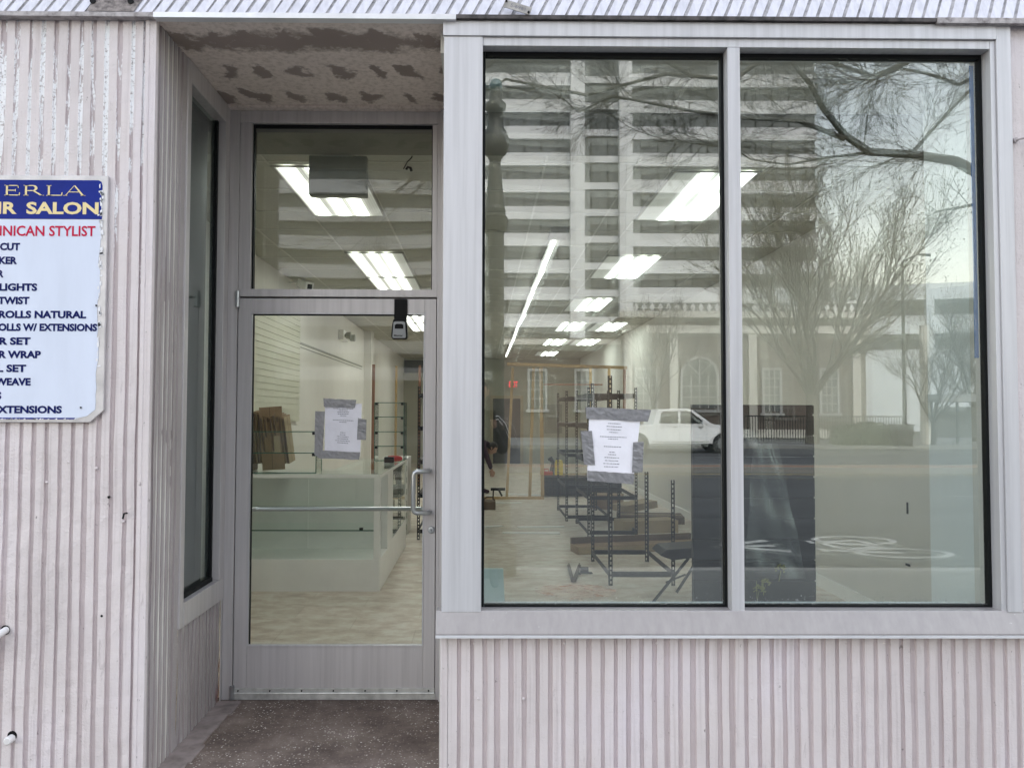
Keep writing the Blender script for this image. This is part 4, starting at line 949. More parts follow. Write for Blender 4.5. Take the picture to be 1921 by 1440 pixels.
# worker bending at the edge of the window
def skin_body(name, chains, mats, parent=None, sub=2, org=None):
    """one continuous skinned surface from joint chains [(points, radii)], first chain starts at the pelvis"""
    verts = []; edges = []; rad = []; key = {}
    def vid(p, r):
        k = tuple(round(c, 4) for c in p)
        if k not in key: key[k] = len(verts); verts.append(Vector(p)); rad.append(r)
        return key[k]
    for pts, rs in chains:
        ids = [vid(p, r) for p, r in zip(pts, rs)]
        edges += [(ids[i], ids[i+1]) for i in range(len(ids)-1) if (ids[i], ids[i+1]) not in edges]
    o0 = Vector(org) if org is not None else Vector(verts[0])
    me = bpy.data.meshes.new(name); me.from_pydata([v-o0 for v in verts], edges, []); 
    for mm in (mats if isinstance(mats, list) else [mats]): me.materials.append(mm)
    o = bpy.data.objects.new(name, me); COL.objects.link(o); ORG[o.name] = o0
    md = o.modifiers.new('skin', 'SKIN'); md.use_smooth_shade = True
    for i, sv in enumerate(me.skin_vertices[0].data):
        r = rad[i]; sv.radius = r if isinstance(r, tuple) else (r, r); sv.use_root = (i == 0)
    s_ = o.modifiers.new('sub', 'SUBSURF'); s_.levels = sub; s_.render_levels = sub
    if parent is not None: o.parent = parent; o.location = o0 - ORG[parent.name]
    else: o.location = o0
    return o
M_SKIN = mat('skin', (.45, .27, .19), .5, var=.05); M_JACK = mat('jacket_dark', (.018, .018, .022), .8, var=.2); M_TROU = mat('trousers_dark', (.02, .022, .03), .85, var=.2)
M_HAIR = mat('hair_dark', (.015, .011, .009), .6, var=.2); M_STRP = mat('white_stripe', (.75, .75, .75), .7, var=0); M_PURP = mat('sweater_plum', (.045, .02, .035), .85, var=.2); M_BRN = mat('trousers_brown', (.10, .065, .04), .8, var=.15)
def arm(sh, el, wr, side, hand_to, rs=(.058, .05, .042, .036, .026)):
    sh, el, wr = Vector(sh), Vector(el), Vector(wr)
    return ([sh, sh.lerp(el, .5), el, el.lerp(wr, .55), wr], rs)
def hand(parent, wr, dirn, palm_n, curl, side, m=M_SKIN):
    """palm, four fingers of different lengths and a thumb, each its own skinned chain rooted in the palm"""
    wr, d, n = Vector(wr), Vector(dirn).normalized(), Vector(palm_n).normalized(); s = d.cross(n).normalized()*side
    k = wr + d*.085
    ch = [([wr, wr+d*.04, k], [(.022, .022), (.030, .018), (.028, .014)])]
    for i, (off, L) in enumerate(((.027, .072), (.009, .080), (-.009, .075), (-.026, .060))):
        b = k + s*off; a1 = d*math.cos(curl*.6)+n*math.sin(curl*.6); a2 = d*math.cos(curl*1.4)+n*math.sin(curl*1.4); a3 = d*math.cos(curl*2)+n*math.sin(curl*2)
        p1 = b+a1*L*.42; p2 = p1+a2*L*.33; p3 = p2+a3*L*.25
        ch.append(([wr+d*.04, b, p1, p2, p3], [(.030, .018), .0095, .009, .0085, .007]))
    tb = wr + d*.035 + s*.03
    ch.append(([wr+d*.04, tb, tb+(d*.6+s*.6+n*.3)*.032, tb+(d*.8+s*.5+n*.5)*.058], [(.030, .018), .012, .0105, .008]))
    return skin_body('hand', ch, m, parent, 1, org=wr)
def head(parent, c, fwd, up=(0, 0, 1), hair=M_HAIR, s=1.0, cap=False):
    """head with brow, nose, lips, ears and a cap of hair"""
    c = Vector(c); f = Vector(fwd).normalized(); u = Vector(up); rgt = f.cross(u).normalized(); u = rgt.cross(f).normalized()
    M = Matrix((rgt, f, u)).transposed()
    m = MB(); nu, nv = 28, 22
    for j in range(nv+1):
        th = math.pi*j/nv
        for i in range(nu):
            ph = 2*math.pi*i/nu; x = math.sin(th)*math.cos(ph); y = math.sin(th)*math.sin(ph); z = math.cos(th)
            X = x*.075; Yy = y*.095; Z = z*.118
            if z < -.1: k = 1+.34*(z+.1); X *= k*.98; Yy = Yy*(k if y < 0 else (1+.12*(z+.1)))-.0
            if y > .6:
                Yy += .020*math.exp(-((x/.16)**2))*math.exp(-((z+.14)/.16)**2)       # nose
                Yy -= .010*(math.exp(-(((abs(x)-.38)/.18)**2)))*math.exp(-((z-.08)/.13)**2)    # eye sockets
                Yy += .006*math.exp(-((x/.28)**2))*math.exp(-((z+.46)/.08)**2)
                Yy += .008*math.exp(-((x/.3)**2))*math.exp(-((z+.82)/.14)**2)
            m.v.append(c + M @ Vector((X, Yy, Z))*s)
    for j in range(nv):
        for i in range(nu): m.f.append((j*nu+i, (j+1)*nu+i, (j+1)*nu+(i+1) % nu, j*nu+(i+1) % nu)); m.m.append(0)
    h = m.build('head', M_SKIN, parent, smooth=True)
    for sd in (-1, 1):
        m = MB(); b = c + M @ Vector((sd*.075, -.005, -.005))*s; m.lathe([(.004, -.028), (.012, -.02), (.014, 0), (.016, .018), (.006, .03)], b, 10); m.build('ear', M_SKIN, h, smooth=True)
        m = MB(); b = c + M @ Vector((sd*.030, .082, .010))*s; m.lathe([(.002, -.006), (.010, 0), (.002, .006)], b, 10); m.build('eye', mat('eye_dark', (.05, .04, .035), .2, var=0), h, smooth=True)
    m = MB(); b = c + M @ Vector((0, .089, -.058))*s; r_ = M @ Vector((1, 0, 0)); m.path([b-r_*.024*s, b+M @ Vector((0, .006, 0)), b+r_*.024*s], [.003, .005, .003], 6); m.build('mouth', mat('lips', (.30, .11, .09), .5, var=0), h, smooth=True)
    m = MB()
    for j in range(nv//2+3):
        th = math.pi*j/nv
        for i in range(nu):
            ph = 2*math.pi*i/nu; x = math.sin(th)*math.cos(ph); y = math.sin(th)*math.sin(ph); z = math.cos(th)
            lim = .45 if y > .3 else -1; zz = max(z, lim); kk = 1.0 if z >= lim else .9
            m.v.append(c + M @ Vector((x*.083*kk, y*(.102 if y < .3 else .099)*kk-.004, zz*.128))*s)
    for j in range(nv//2+2):
        for i in range(nu): m.f.append((j*nu+i, (j+1)*nu+i, (j+1)*nu+(i+1) % nu, j*nu+(i+1) % nu)); m.m.append(0)
    m.build('hair', hair, h, smooth=True)
# photographer mirrored in the window: upright, both hands raised to the camera
px_, py_ = -.02, -3.52
P = thing('person', 'person in a dark zip jacket with white shoulder stripes holding up a phone', 'person', (px_, py_, -.03))
z0 = -.03
pel = (px_, py_-.02, .96)
body = skin_body('body', [
    ([pel, (px_, py_-.03, 1.10), (px_, py_-.03, 1.28), (px_, py_-.02, 1.42), (px_, py_-.01, 1.50), (px_, py_, 1.60)], [(.16, .11), (.155, .10), (.175, .12), (.16, .11), (.07, .065), (.052, .055)]),
    ([pel, (px_-.10, py_, .86), (px_-.11, py_+.01, .68), (px_-.115, py_+.02, .50), (px_-.12, py_-.01, .28), (px_-.125, py_-.02, z0+.09), (px_-.135, py_+.10, z0+.05), (px_-.14, py_+.17, z0+.04)], [(.16, .11), .095, .08, .06, .052, .04, .042, .032]),
    ([pel, (px_+.10, py_, .86), (px_+.11, py_+.01, .68), (px_+.115, py_+.02, .50), (px_+.12, py_-.01, .28), (px_+.125, py_-.02, z0+.09), (px_+.135, py_+.10, z0+.05), (px_+.14, py_+.17, z0+.04)], [(.16, .11), .095, .08, .06, .052, .04, .042, .032]),
    ([(px_, py_-.02, 1.42), (px_-.17, py_-.02, 1.43), (px_-.235, py_+.03, 1.25), (px_-.20, py_+.15, 1.17), (px_-.10, py_+.27, 1.38)], [(.16, .11), .065, .052, .046, .03]),
    ([(px_, py_-.02, 1.42), (px_+.17, py_-.02, 1.43), (px_+.235, py_+.03, 1.25), (px_+.20, py_+.15, 1.17), (px_+.13, py_+.27, 1.38)], [(.16, .11), .065, .052, .046, .03])], M_JACK, P, 2)
head(P, (px_, py_+.03, 1.70), (0, 1, -.1))
hand(P, (px_-.10, py_+.27, 1.38), (.1, .35, .9), (.8, .3, 0), .5, 1); hand(P, (px_+.13, py_+.27, 1.38), (-.1, .35, .9), (-.8, .3, 0), .5, -1)
for sd in (-1, 1):
    for o in (0, .03):
        m = MB(); m.path([(px_+sd*.10, py_+.075-o*.3, 1.475-o), (px_+sd*.17, py_+.055-o*.2, 1.485-o), (px_+sd*(.232-o*.2), py_+.03, 1.42-o*1.5), (px_+sd*(.268-o*.2), py_+.055, 1.33-o*1.2)], .006, 6); m.build('sleeve_stripe', M_STRP, P, smooth=True)
m = MB(); m.box(-.055, .12, CAM.y-.045, CAM.y-.037, 1.455, 1.535); tag(m.build('phone', M_BLACK, bevel=.003), 'black phone held up sideways in both hands of the photographer', 'phone')
# worker
wx, wy = -.16, dY(13.9)
Wk = thing('person', 'person in a plum top bending down at the edge of the window', 'person', (wx, wy, 0))
pel = (wx-.12, wy, .86)
skin_body('body', [
    ([pel, (wx+.0, wy, .98), (wx+.12, wy, 1.04), (wx+.25, wy, .96), (wx+.30, wy, .88)], [(.14, .14), (.14, .13), (.15, .14), (.07, .07), (.05, .05)]),
    ([pel, (wx-.10, wy-.1, .70), (wx-.02, wy-.11, .47), (wx-.05, wy-.11, .25), (wx-.06, wy-.12, .09), (wx+.06, wy-.12, .05), (wx+.12, wy-.12, .04)], [(.14, .14), .10, .075, .06, .045, .042, .034]),
    ([pel, (wx-.10, wy+.1, .70), (wx+.12, wy+.11, .47), (wx+.13, wy+.11, .25), (wx+.12, wy+.12, .09), (wx+.24, wy+.12, .05), (wx+.30, wy+.12, .04)], [(.14, .14), .10, .075, .06, .045, .042, .034]),
    ([(wx+.12, wy, 1.04), (wx+.16, wy-.17, .96), (wx+.24, wy-.2, .72), (wx+.32, wy-.16, .48)], [(.15, .14), .065, .05, .032]),
    ([(wx+.12, wy, 1.04), (wx+.16, wy+.17, .96), (wx+.24, wy+.2, .72), (wx+.34, wy+.16, .48)], [(.15, .14), .065, .05, .032])], M_PURP, Wk, 2)
head(Wk, (wx+.34, wy, .86), (.8, 0, -.6), (.6, 0, .8))
hand(Wk, (wx+.32, wy-.16, .48), (.2, 0, -1), (0, 1, 0), .5, 1); hand(Wk, (wx+.34, wy+.16, .48), (.2, 0, -1), (0, -1, 0), .5, 1)
m = MB(); m.box(-.35, .21, dY(11.7), dY(12.0), 0, .13); m.path([(.0, dY(11.85), .13), (.08, dY(11.85), .19), (.16, dY(11.85), .19), (.2, dY(11.85), .13)], .012, 6)
tag(m.build('tool_bag', M_CARDD), 'brown tool bag on the floor at the edge of the window', 'bag')
m = MB(); Y = dY(12.6); m.box(ax(921, Y), ax(948, Y), Y, Y+.05, az(920, Y), az(915, Y)); m.path([(ax(936, Y), Y, az(918, Y)), (ax(942, Y), Y, az(930, Y))], .018, 6); m.path([(ax(926, Y), Y+.03, az(918, Y)), (ax(925, Y), Y+.03, .0)], .012, 6); tag(m.build('step_stool', M_DARK), 'small dark low trestle on the floor beside the bending person', 'stool')

# floor clutter
def carton(label, cx, cy_, cz, lx, ly, lz, rz, mt=None, ry=0, name='cardboard_box', tape=True):
    mt = mt or M_CARD
    T = Matrix.Translation((cx, cy_, cz)) @ Matrix.Rotation(R(rz), 4, 'Z') @ Matrix.Rotation(R(ry), 4, 'Y'); m = MB()
    m.box(-lx/2, lx/2, -ly/2, ly/2, .002, lz, 0, T)
    m.box(-lx/2+.004, lx/2-.004, -.025, .025, lz+.0004, lz+.0012, 1, T) if tape else None
    return tag(m.build(name, [mt, M_CARDL], bevel=.004), label, 'cardboard box')
# long carton: pale front, brown top
T = Matrix.Translation((1.70, dY(8.30), .0)) @ Matrix.Rotation(R(13), 4, 'Z'); m = MB(); m.box(-.72, .72, -.12, .12, .002, .085, 0, T); m.box(-.716, .716, -.1215, -.1203, .006, .08, 1, T); m.box(-.72, .72, .08, .12, .0855, .15, 2, T)
tag(m.build('cardboard_box', [M_CARD, M_CARDL, M_CARDD], bevel=.003), 'long flat open carton lying under the half-built rack', 'cardboard box')
carton('crushed brown carton on the floor behind the half-built rack', 2.1, dY(9.6), 0, .75, .30, .16, 12, M_CARDL)
carton('dark flat carton in the heap beside the skirting board', 2.35, dY(10.5), 0, .9, .45, .10, -8, M_CARDD)
carton('open brown carton on top of the heap beside the skirting board', 2.25, dY(11.0), .11, .55, .35, .10, 20, M_CARDL, -6)
carton('small brown carton propped at a slant in the heap', 2.0, dY(12.0), 0, .5, .4, .22, -15, M_CARD)
carton('pale carton lying against the skirting behind the folding stool', 2.45, dY(6.9), 0, .22, 1.1, .06, 12, M_CARDL)
carton('flattened torn carton with a red mark on the floor', 2.15, dY(8.9), 0, .65, .55, .03, -12, M_CARDL)
for i, (x, d, r, l) in enumerate(((.78, 9.95, 4, .62), (.62, 9.45, -3, .72), (.15, 10.0, 20, .25), (.35, 13.6, -14, .6), (.75, 13.9, -22, .8), (.2, 12.6, 3, .9))):
    T = Matrix.Translation((x, dY(d), .003)) @ Matrix.Rotation(R(r), 4, 'Z'); m = MB(); m.box(-l/2, l/2, -.055, .055, 0, .010, 0, T)
    labs = ('short white trim strip lying on the floor, the nearer end under the rack', 'white trim strip on the floor closest to the window', 'small white offcut near the tool bag', 'white strip on the floor between the timber studs', 'long slanting white strip past the timber studs', 'white strip lying just in front of the timber frame')
    tag(m.build('trim_strip', M_WHITE), labs[i], 'trim strip', 'white trim strips strewn on the shop floor')
# dark mesh crate row with a yellow container and red tool case
Y = dY(13.6); x0, x1 = ax(1020, Y), ax(1165, Y)
t = thing('crate', 'long dark mesh crate on the floor behind the racks', 'crate', ((x0+x1)/2, Y, 0))
m = MB(); m.box(x0, x1, Y, Y+.5, .02, .34); m.build('bin', mat('crate_dark', (.04, .035, .03), .7, var=.4, vs=20), t)
m = MB()
for k in range(26): x = x0+(x1-x0)*k/25; m.box(x-.005, x+.005, Y-.012, Y-.002, .02, .36)
for k in range(5): m.box(x0, x1, Y-.020, Y-.0125, .04+k*.075, .05+k*.075)
m.build('mesh_front', M_DARK, t); m = MB(); m.box(x0-.02, x1+.02, Y-.03, Y+.52, .3605, .385); m.build('rim', M_CARDD, t)
q = at(1048, 868, Y+.1); t = thing('jerrycan', 'yellow plastic container on the dark crate', 'container', (q.x, q.y, .386)); m = MB(); m.prism([(q.x-.07, .386), (q.x+.07, .386), (q.x+.075, .60), (q.x+.055, .66), (q.x-.05, .66), (q.x-.07, .60)], 'XZ', q.y-.06, q.y+.06); m.build('body', mat('yellow_plastic', (.75, .58, .03), .4, var=.05), t, bevel=.01)
m = MB(); m.lathe([(.025, .66), (.025, .69)], (q.x-.02, q.y, 0), 12); m.build('cap', M_BLACK, t)
q = at(1026, 875, Y+.1); m = MB(); m.box(q.x-.12, q.x+.10, q.y-.08, q.y+.08, .386, .45); m.path([(q.x-.05, q.y, .45), (q.x-.05, q.y, .49), (q.x+.03, q.y, .49), (q.x+.03, q.y, .45)], .01, 6); tag(m.build('tool_case', MATS['tool_red'], bevel=.01), 'red tool case beside the yellow container', 'tool case')
q = at(1036, 858, Y+.2); m = MB(); m.path([(q.x-.02, q.y, .386), (q.x+.02, q.y, .60), (q.x-.03, q.y, .68), (q.x-.08, q.y, .66)], [.05, .035, .05, .02], 8); tag(m.build('work_lamp', M_DARK, smooth=True), 'dark work lamp standing behind the yellow container', 'lamp')
# small steel offcuts on the floor
for (a, b, c, d_), lab in (((1067, 1050, 1074, 1084), 'steel channel offcut on the floor, the farther from the rack'), ((1087, 1050, 1077, 1085), 'steel channel offcut on the floor, touching the first')):
    p0 = at(a, b, dY(7.2)); y0 = dY(7.35); y1 = dY(6.72); xa = ax(a, y0, b); xb = ax(c, y1, d_)
    m = MB(); m.path([(xa, y0, .02), (xb, y1, .02)], .019, 4); m.path([(xa, y0, .045), (xb, y1, .045)], .006, 4); tag(m.build('steel_channel', mat('steel_brown', (.10, .075, .06), .5, .5, var=.2)), lab, 'metal offcut')
q = at(1099, 1066, dY(7.1)); m = MB(); m.box(q.x-.05, q.x+.06, q.y-.03, q.y+.03, .003, .012); m.box(q.x-.05, q.x+.03, q.y+.031, q.y+.036, .003, .055); m.box(q.x-.09, q.x-.055, q.y-.06, q.y-.03, .003, .018); tag(m.build('steel_bracket', M_BLACK), 'small black bracket on the floor beside the steel offcuts', 'bracket')
# crumpled pink sheet
m = MB(); rr = random.Random(2); n = 22
c0 = Vector((.78, dY(6.35), .006))
for j in range(n+1):
    for i in range(n+1):
        u, v = i/n*2-1, j/n*2-1; r_ = math.hypot(u, v); e = max(0, 1-r_**2.2)
        m.v.append(c0+Vector((u*.36*(1+.1*math.sin(v*7)), v*.30*(1+.1*math.sin(u*6)), .004+e*(.022+.012*math.sin(u*9+v*3)+.010*math.sin(v*13-u*6)))))
for j in range(n):
    for i in range(n): a = j*(n+1)+i; m.f.append((a, a+1, a+n+2, a+n+1)); m.m.append(0)
m.f = [f for f in m.f]; 
keep = [k for k, f in enumerate(m.f) if math.hypot(*(((m.v[f[0]]-c0).x/.36), ((m.v[f[0]]-c0).y/.30))) < .93]
m.f = [m.f[k] for k in keep]; m.m = [0]*len(m.f)
def film(name, col, lo, hi):
    m = bpy.data.materials.new(name); m.use_nodes = True; nt = m.node_tree; nt.nodes.clear(); o = nt.nodes.new('ShaderNodeOutputMaterial'); mx = nt.nodes.new('ShaderNodeMixShader')
    t_ = nt.nodes.new('ShaderNodeBsdfTransparent'); d_ = nt.nodes.new('ShaderNodeBsdfDiffuse'); d_.inputs[0].default_value = c4(col)
    f = ramp(nt, noise(nt, coords(nt, (1, 2.5, 1)), 6.0, 5, .65, 1.0), [(.42, lo), (.66, hi)]); nt.links.new(f, mx.inputs[0]); nt.links.new(t_.outputs[0], mx.inputs[1]); nt.links.new(d_.outputs[0], mx.inputs[2]); nt.links.new(mx.outputs[0], o.inputs[0]); return m
tag(m.build('crumpled_sheet', film('pink_film', (.85, .42, .30), .03, .5), smooth=True), 'crumpled translucent pink sheet lying on the floor near the window', 'plastic sheet')
m = MB(); m.face([(XL+.004, .80, .012), (XL+.004, .866, .012), (XL+.004, .866, .24), (XL+.004, .845, .20), (XL+.004, .825, .10)]); m.build('rust_stain', film('rust_film', (.28, .03, .01), .0, .75), shop)
# folding stool
t = thing('folding_stool', 'black folding stool with crossed legs beside the dark slatted panel', 'stool', (1.62, dY(5.9), 0))
Ys = dY(5.95); s0, s1 = at(1236, 1040, Ys), at(1312, 1040, Ys)
m = MB(); m.prism([(s0.x, s0.z), (s0.x+.05, s0.z+.045), (s1.x+.1, s0.z+.07), (s1.x+.1, s0.z+.0), (s0.x+.1, s0.z-.035)], 'XZ', Ys-.05, Ys+.28); m.build('seat', M_BLACK, t, bevel=.012)
def leg(a, b, y): 
    p, q = at(*a, y), at(*b, y); q.z = max(q.z, .012); MB().path([p, q], .0115, 8).build('leg', M_DARK, t)
leg((1292, 1046), (1225, 1129), Ys-.02); leg((1304, 1056), (1269, 1111), Ys+.0); 
MB().path([at(1249, 1092, Ys), at(1286, 1077, Ys)], .008, 8).build('stretcher', M_DARK, t)
MB().path([(s1.x+.02, Ys+.2, s0.z+.06), (s1.x+.05, Ys+.22, s0.z+.35)], .014, 8).build('back_post', M_DARK, t)
# dark slatwall panel propped in the window
Ya = dY(3.62); x0, x1, zt = at(1299, 800, Ya).x, at(1527, 800, Ya).x, at(1400, 759, Ya).z
m = MB(); m.box(x0, x1, Ya+.012, Ya+.03, .003, zt)
k = 0; z = .01
while z < zt-.01: z2 = min(z+.096, zt); m.box(x0, x1, Ya, Ya+.0115, z, z2-.004); z += .100
tag(m.build('slatwall_panel', lowspec(mat('slat_black', (.009, .010, .012), .4, var=.35, vs=3), .2)), 'black grooved display panel propped upright close behind the window', 'wall panel')
m = MB(); rr = random.Random(8)                                   # shrink wrap left on part of the panel
for j in range(25):
    for i in range(13):
        u, v = i/12, j/24; x = x0+.24+u*(.30-.18*v)+.05*v; z = .72+(1.20-.72)*v*1.35
        m.v.append(Vector((x, Ya-.008-.010*abs(math.sin(u*7+v*4))-.006*math.sin(v*15+u*3), z)))
for j in range(24):
    for i in range(12): a = j*13+i; m.f.append((a, a+1, a+14, a+13)); m.m.append(0)
wrapm = glass_mat('shrink_wrap', (.90, .93, .93), .13, .2, 1.6)
tag(m.build('plastic_wrap', wrapm, smooth=True), 'wrinkled clear plastic film clinging to the black panel', 'plastic film')
# dried plants stuck behind the panel's glass side
for k, (px, py) in enumerate(((1465, 1070), (1436, 1096), (1424, 1108))):
    q = at(px, py, Ya-.03); m = MB(); rr = random.Random(k)
    for j in range(26):
        d = Vector((rr.uniform(-1, 1), rr.uniform(-.3, .3), rr.uniform(-.3, 1))).normalized()*rr.uniform(.012, .03)
        c = q+d; m.face([c+Vector((-.006, 0, 0)), c+Vector((0, .002, -.004)), c+Vector((.006, 0, .001)), c+Vector((0, -.002, .006))])
    m.path([q, q-Vector((.01, 0, .05)), (q.x-.012, q.y, .712)], .0015, 5)
    tag(m.build('dry_sprig', mat('sprig_yellow', (.30, .30, .08), .8, var=.3, vs=60)), ('tallest yellow sprig in front of the black panel', 'middle yellow sprig in front of the black panel', 'lowest yellow sprig in front of the black panel')[k], 'plant')
# window ledge, board
m = MB(); m.box(0, 2.13, .1405, .20, .55, .690); struct('window_ledge', m, M_WALLW)
m = MB(); Yw = dY(3.75); a, b, c, d_ = at(900, 1067, Yw), at(944, 1067, Yw), at(953, 1140, Yw), at(900, 1140, Yw)
m.prism([(-.06, a.z), (b.x, b.z), (c.x, c.z-.3), (-.06, c.z-.3)], 'XZ', Yw, Yw+.03); tag(m.build('foam_board', mat('board_blue_white', (.80, .93, .95), .6, var=.03)), 'pale blue foam board standing at the bottom corner of the window', 'board')
for (px, py, h) in ((1710, 978, .040), (1711, 1065, .006)):
    q = at(px, py, RY1) ; 
m = MB(); m.box(RX1-.004, RX1-.001, dY(5.18), dY(5.2), .82, .90); m.box(RX1-.006, RX1-.001, dY(5.17), dY(5.22), .46, .475); tag(m.build('wall_scratch', M_BLACK), 'tiny black anchor marks on the cream wall', 'wall fixing')

# ------------------------------------------------------------------ the street seen mirrored in the glass
def grow(m, p, d, r, L, depth, rr, spread=.5, up=.15, n=3, mi=0, taper=.62, kids_=(2, 4), drop=.0, minr=.003, tip=None, sides=5):
    """recursive limb: a bent tapered tube, then side shoots"""
    pts = [p]; rs = [r]; dd = d.normalized(); segs = 4 if depth > 1 else 3
    for k in range(segs):
        dd = (dd + Vector((rr.gauss(0, .11), rr.gauss(0, .11), rr.gauss(0, .09)+up*.35-drop))).normalized()
        p = p + dd*(L/segs); pts.append(p); rs.append(max(minr, r*(1-(1-taper)*(k+1)/segs)))
    m.path(pts, rs, sides if depth > 2 else 3, mi, cap=False)
    if depth == 0:
        if tip: tip(p)
        return
    for c in range(rr.randint(*kids_)):
        i = rr.randint(1, segs); q = pts[i]; base = (pts[i]-pts[i-1]).normalized()
        a = Vector((rr.gauss(0, 1), rr.gauss(0, 1), rr.gauss(0, .8))).normalized()
        nd = (base + a*spread*rr.uniform(.7, 1.5)).normalized()
        grow(m, q, nd, max(minr, rs[i]*rr.uniform(.55, .8)), L*rr.uniform(.55, .85), depth-1, rr, spread, up, n, mi, taper, kids_, drop, minr, tip, sides)
    grow(m, pts[-1], dd, max(minr, rs[-1]*.9), L*.75, depth-1, rr, spread, up, n, mi, taper, kids_, drop, minr, tip, sides)
def V(*a): return Vector(a)

# near street tree: trunk beyond the shop, limbs arching over the pavement
rr = random.Random(21)
def NP(px, py, D): return mir(px, py, D)
t = thing('street_tree', 'bare dark street tree whose long limbs arch over the pavement, mirrored in both panes', 'tree', (6.9, -5.0, -.1))
m = MB(); m.path([(6.9, -5.0, -.15), (6.85, -5.0, 1.2), (6.8, -5.0, 2.4), (6.6, -5.0, 3.4)], [.24, .19, .17, .15], 12); m.path([(6.6, -5, 3.4), (6.7, -5.0, 4.6), (6.4, -5.1, 6.2), (6.0, -5.2, 7.6)], [.14, .12, .09, .05], 10, cap=False)
D = 5.0
limb = [V(6.6, -5, 3.35)] + [NP(x, y, D) for x, y in ((1845, 332), (1790, 303), (1710, 291), (1630, 286), (1585, 255), (1545, 205), (1520, 160), (1480, 110), (1440, 40), (1400, -60))]
m.path(limb, [.11, .062, .055, .048, .045, .038, .032, .028, .023, .017, .01], 8, cap=False)
l2 = [V(6.6, -5, 3.3)] + [NP(x, y, D) for x, y in ((1850, 380), (1800, 390), (1755, 398))]; m.path(l2, [.05, .026, .018, .01], 5, cap=False)
l3 = [NP(x, y, D+.1) for x, y in ((1710, 289), (1735, 260), (1775, 215), (1840, 150), (1900, 100))]; m.path(l3, [.026, .020, .018, .016, .014], 5, cap=False)
l4 = [NP(x, y, D-.2) for x, y in ((1585, 262), (1500, 228), (1400, 222), (1300, 210), (1220, 195), (1150, 182), (1085, 212), (1050, 180))]; m.path(l4, [.030, .026, .022, .018, .016, .014, .010, .006], 5, cap=False)
l5 = [NP(x, y, D+.3) for x, y in ((1630, 288), (1560, 296), (1480, 310), (1410, 300), (1380, 280), (1300, 270), (1240, 262), (1190, 245))]; m.path(l5, [.018, .015, .012, .010, .009, .008, .007, .004], 5, cap=False)
l6 = [V(6.4, -5.1, 6.2)] + [NP(x, y, D) for x, y in ((1800, 60), (1700, 120), (1640, 145), (1560, 120), (1480, 60), (1420, 90), (1350, 60))]; m.path(l6, [.05, .04, .032, .026, .02, .016, .012, .008], 5, cap=False)
l7 = [NP(x, y, D+.2) for x, y in ((1850, 135), (1800, 160), (1740, 140), (1690, 130), (1620, 160))]; m.path(l7, [.03, .024, .018, .014, .008], 5, cap=False)
l8 = [NP(x, y, D+1.2) for x, y in ((1500, 60), (1380, 150), (1250, 140), (1100, 180), (950, 150), (820, 220), (700, 330), (600, 420))]; m.path(l8, [.034, .030, .026, .022, .018, .014, .010, .006], 5, cap=False)
l9 = [NP(x, y, D+1.0) for x, y in ((1300, 145), (1150, 60), (980, 80), (840, 180), (740, 260), (640, 330), (560, 400))]; m.path(l9, [.028, .024, .020, .016, .012, .009, .006], 5, cap=False)
m.build('trunk', M_BARKD, t, smooth=True)
m = MB()
def twig_along(path, n, L, depth, sp=.7, drop=.02, side=None, r=.0055):
    for k in range(int(n*1.5)):
        u = rr.uniform(.08, 1)*(len(path)-1); i = min(int(u), len(path)-2); f = u-i; p = path[i].lerp(path[i+1], f); d = (path[i+1]-path[i]).normalized()
        a = V(rr.gauss(0, 1), rr.gauss(0, .6), rr.gauss(.15, .8)).normalized()
        grow(m, p, (d*.8+a*sp).normalized(), r*rr.uniform(.6, 1.3), L*rr.uniform(.6, 1.3), depth, rr, .55, .05, taper=.5, kids_=(2, 4), drop=drop, minr=.0014, sides=3)
twig_along(limb[1:], 26, .42, 3); twig_along(l3, 12, .36, 3); twig_along(l4, 22, .34, 3, drop=-.02); twig_along(l5, 16, .30, 3); twig_along(l6, 24, .40, 3); twig_along(l7, 14, .36, 3); twig_along(l2, 7, .3, 2)
twig_along(l8, 20, .42, 3, drop=.0); twig_along(l9, 18, .42, 3, drop=-.01)
m.build('crown', M_BARKD, t)

# lamp post by the kerb: fluted shaft, bulb and capped globe
def L_(px, py): return mir(px, py, 4.0)
lx = L_(930, 400).x; ly = -4.0
t = thing('street_lamp', 'ornate dark street lamp post with a round bulb shape and teal cap by the kerb', 'street lamp', (lx, ly, -.03))
def Z(py): return L_(926, py).z
s7 = 7.2/1400
prof = [(.21, -.03), (.21, .25), (.16, .32), (.15, .70), (.11, .80), (.095, 1.2), (.09, Z(470)), (.088, Z(440)), (.12, Z(425)), (.125, Z(414)), (.13, Z(410)), (.10, Z(405)), (.105, Z(395)), (.092, Z(388)), (.07, Z(340)), (.055, Z(305))]
m = MB(); m.lathe(prof, (lx, ly, 0), 20); m.build('shaft', M_BRONZE, t, smooth=False)
m = MB(); m.lathe([(.055, Z(304.5)), (.065, Z(298)), (.11, Z(288)), (.132, Z(275)), (.132, Z(262)), (.115, Z(250)), (.085, Z(242)), (.078, Z(235)), (.072, Z(212)), (.10, Z(206)), (.105, Z(198)), (.062, Z(190)), (.060, Z(172))], (lx, ly, 0), 24); m.build('lantern', M_BRONZE, t, smooth=True)
m = MB(); m.lathe([(.062, Z(171.5)), (.064, Z(162)), (.050, Z(153)), (.02, Z(150))], (lx, ly, 0), 20); m.build('cap', M_TEAL, t, smooth=True)

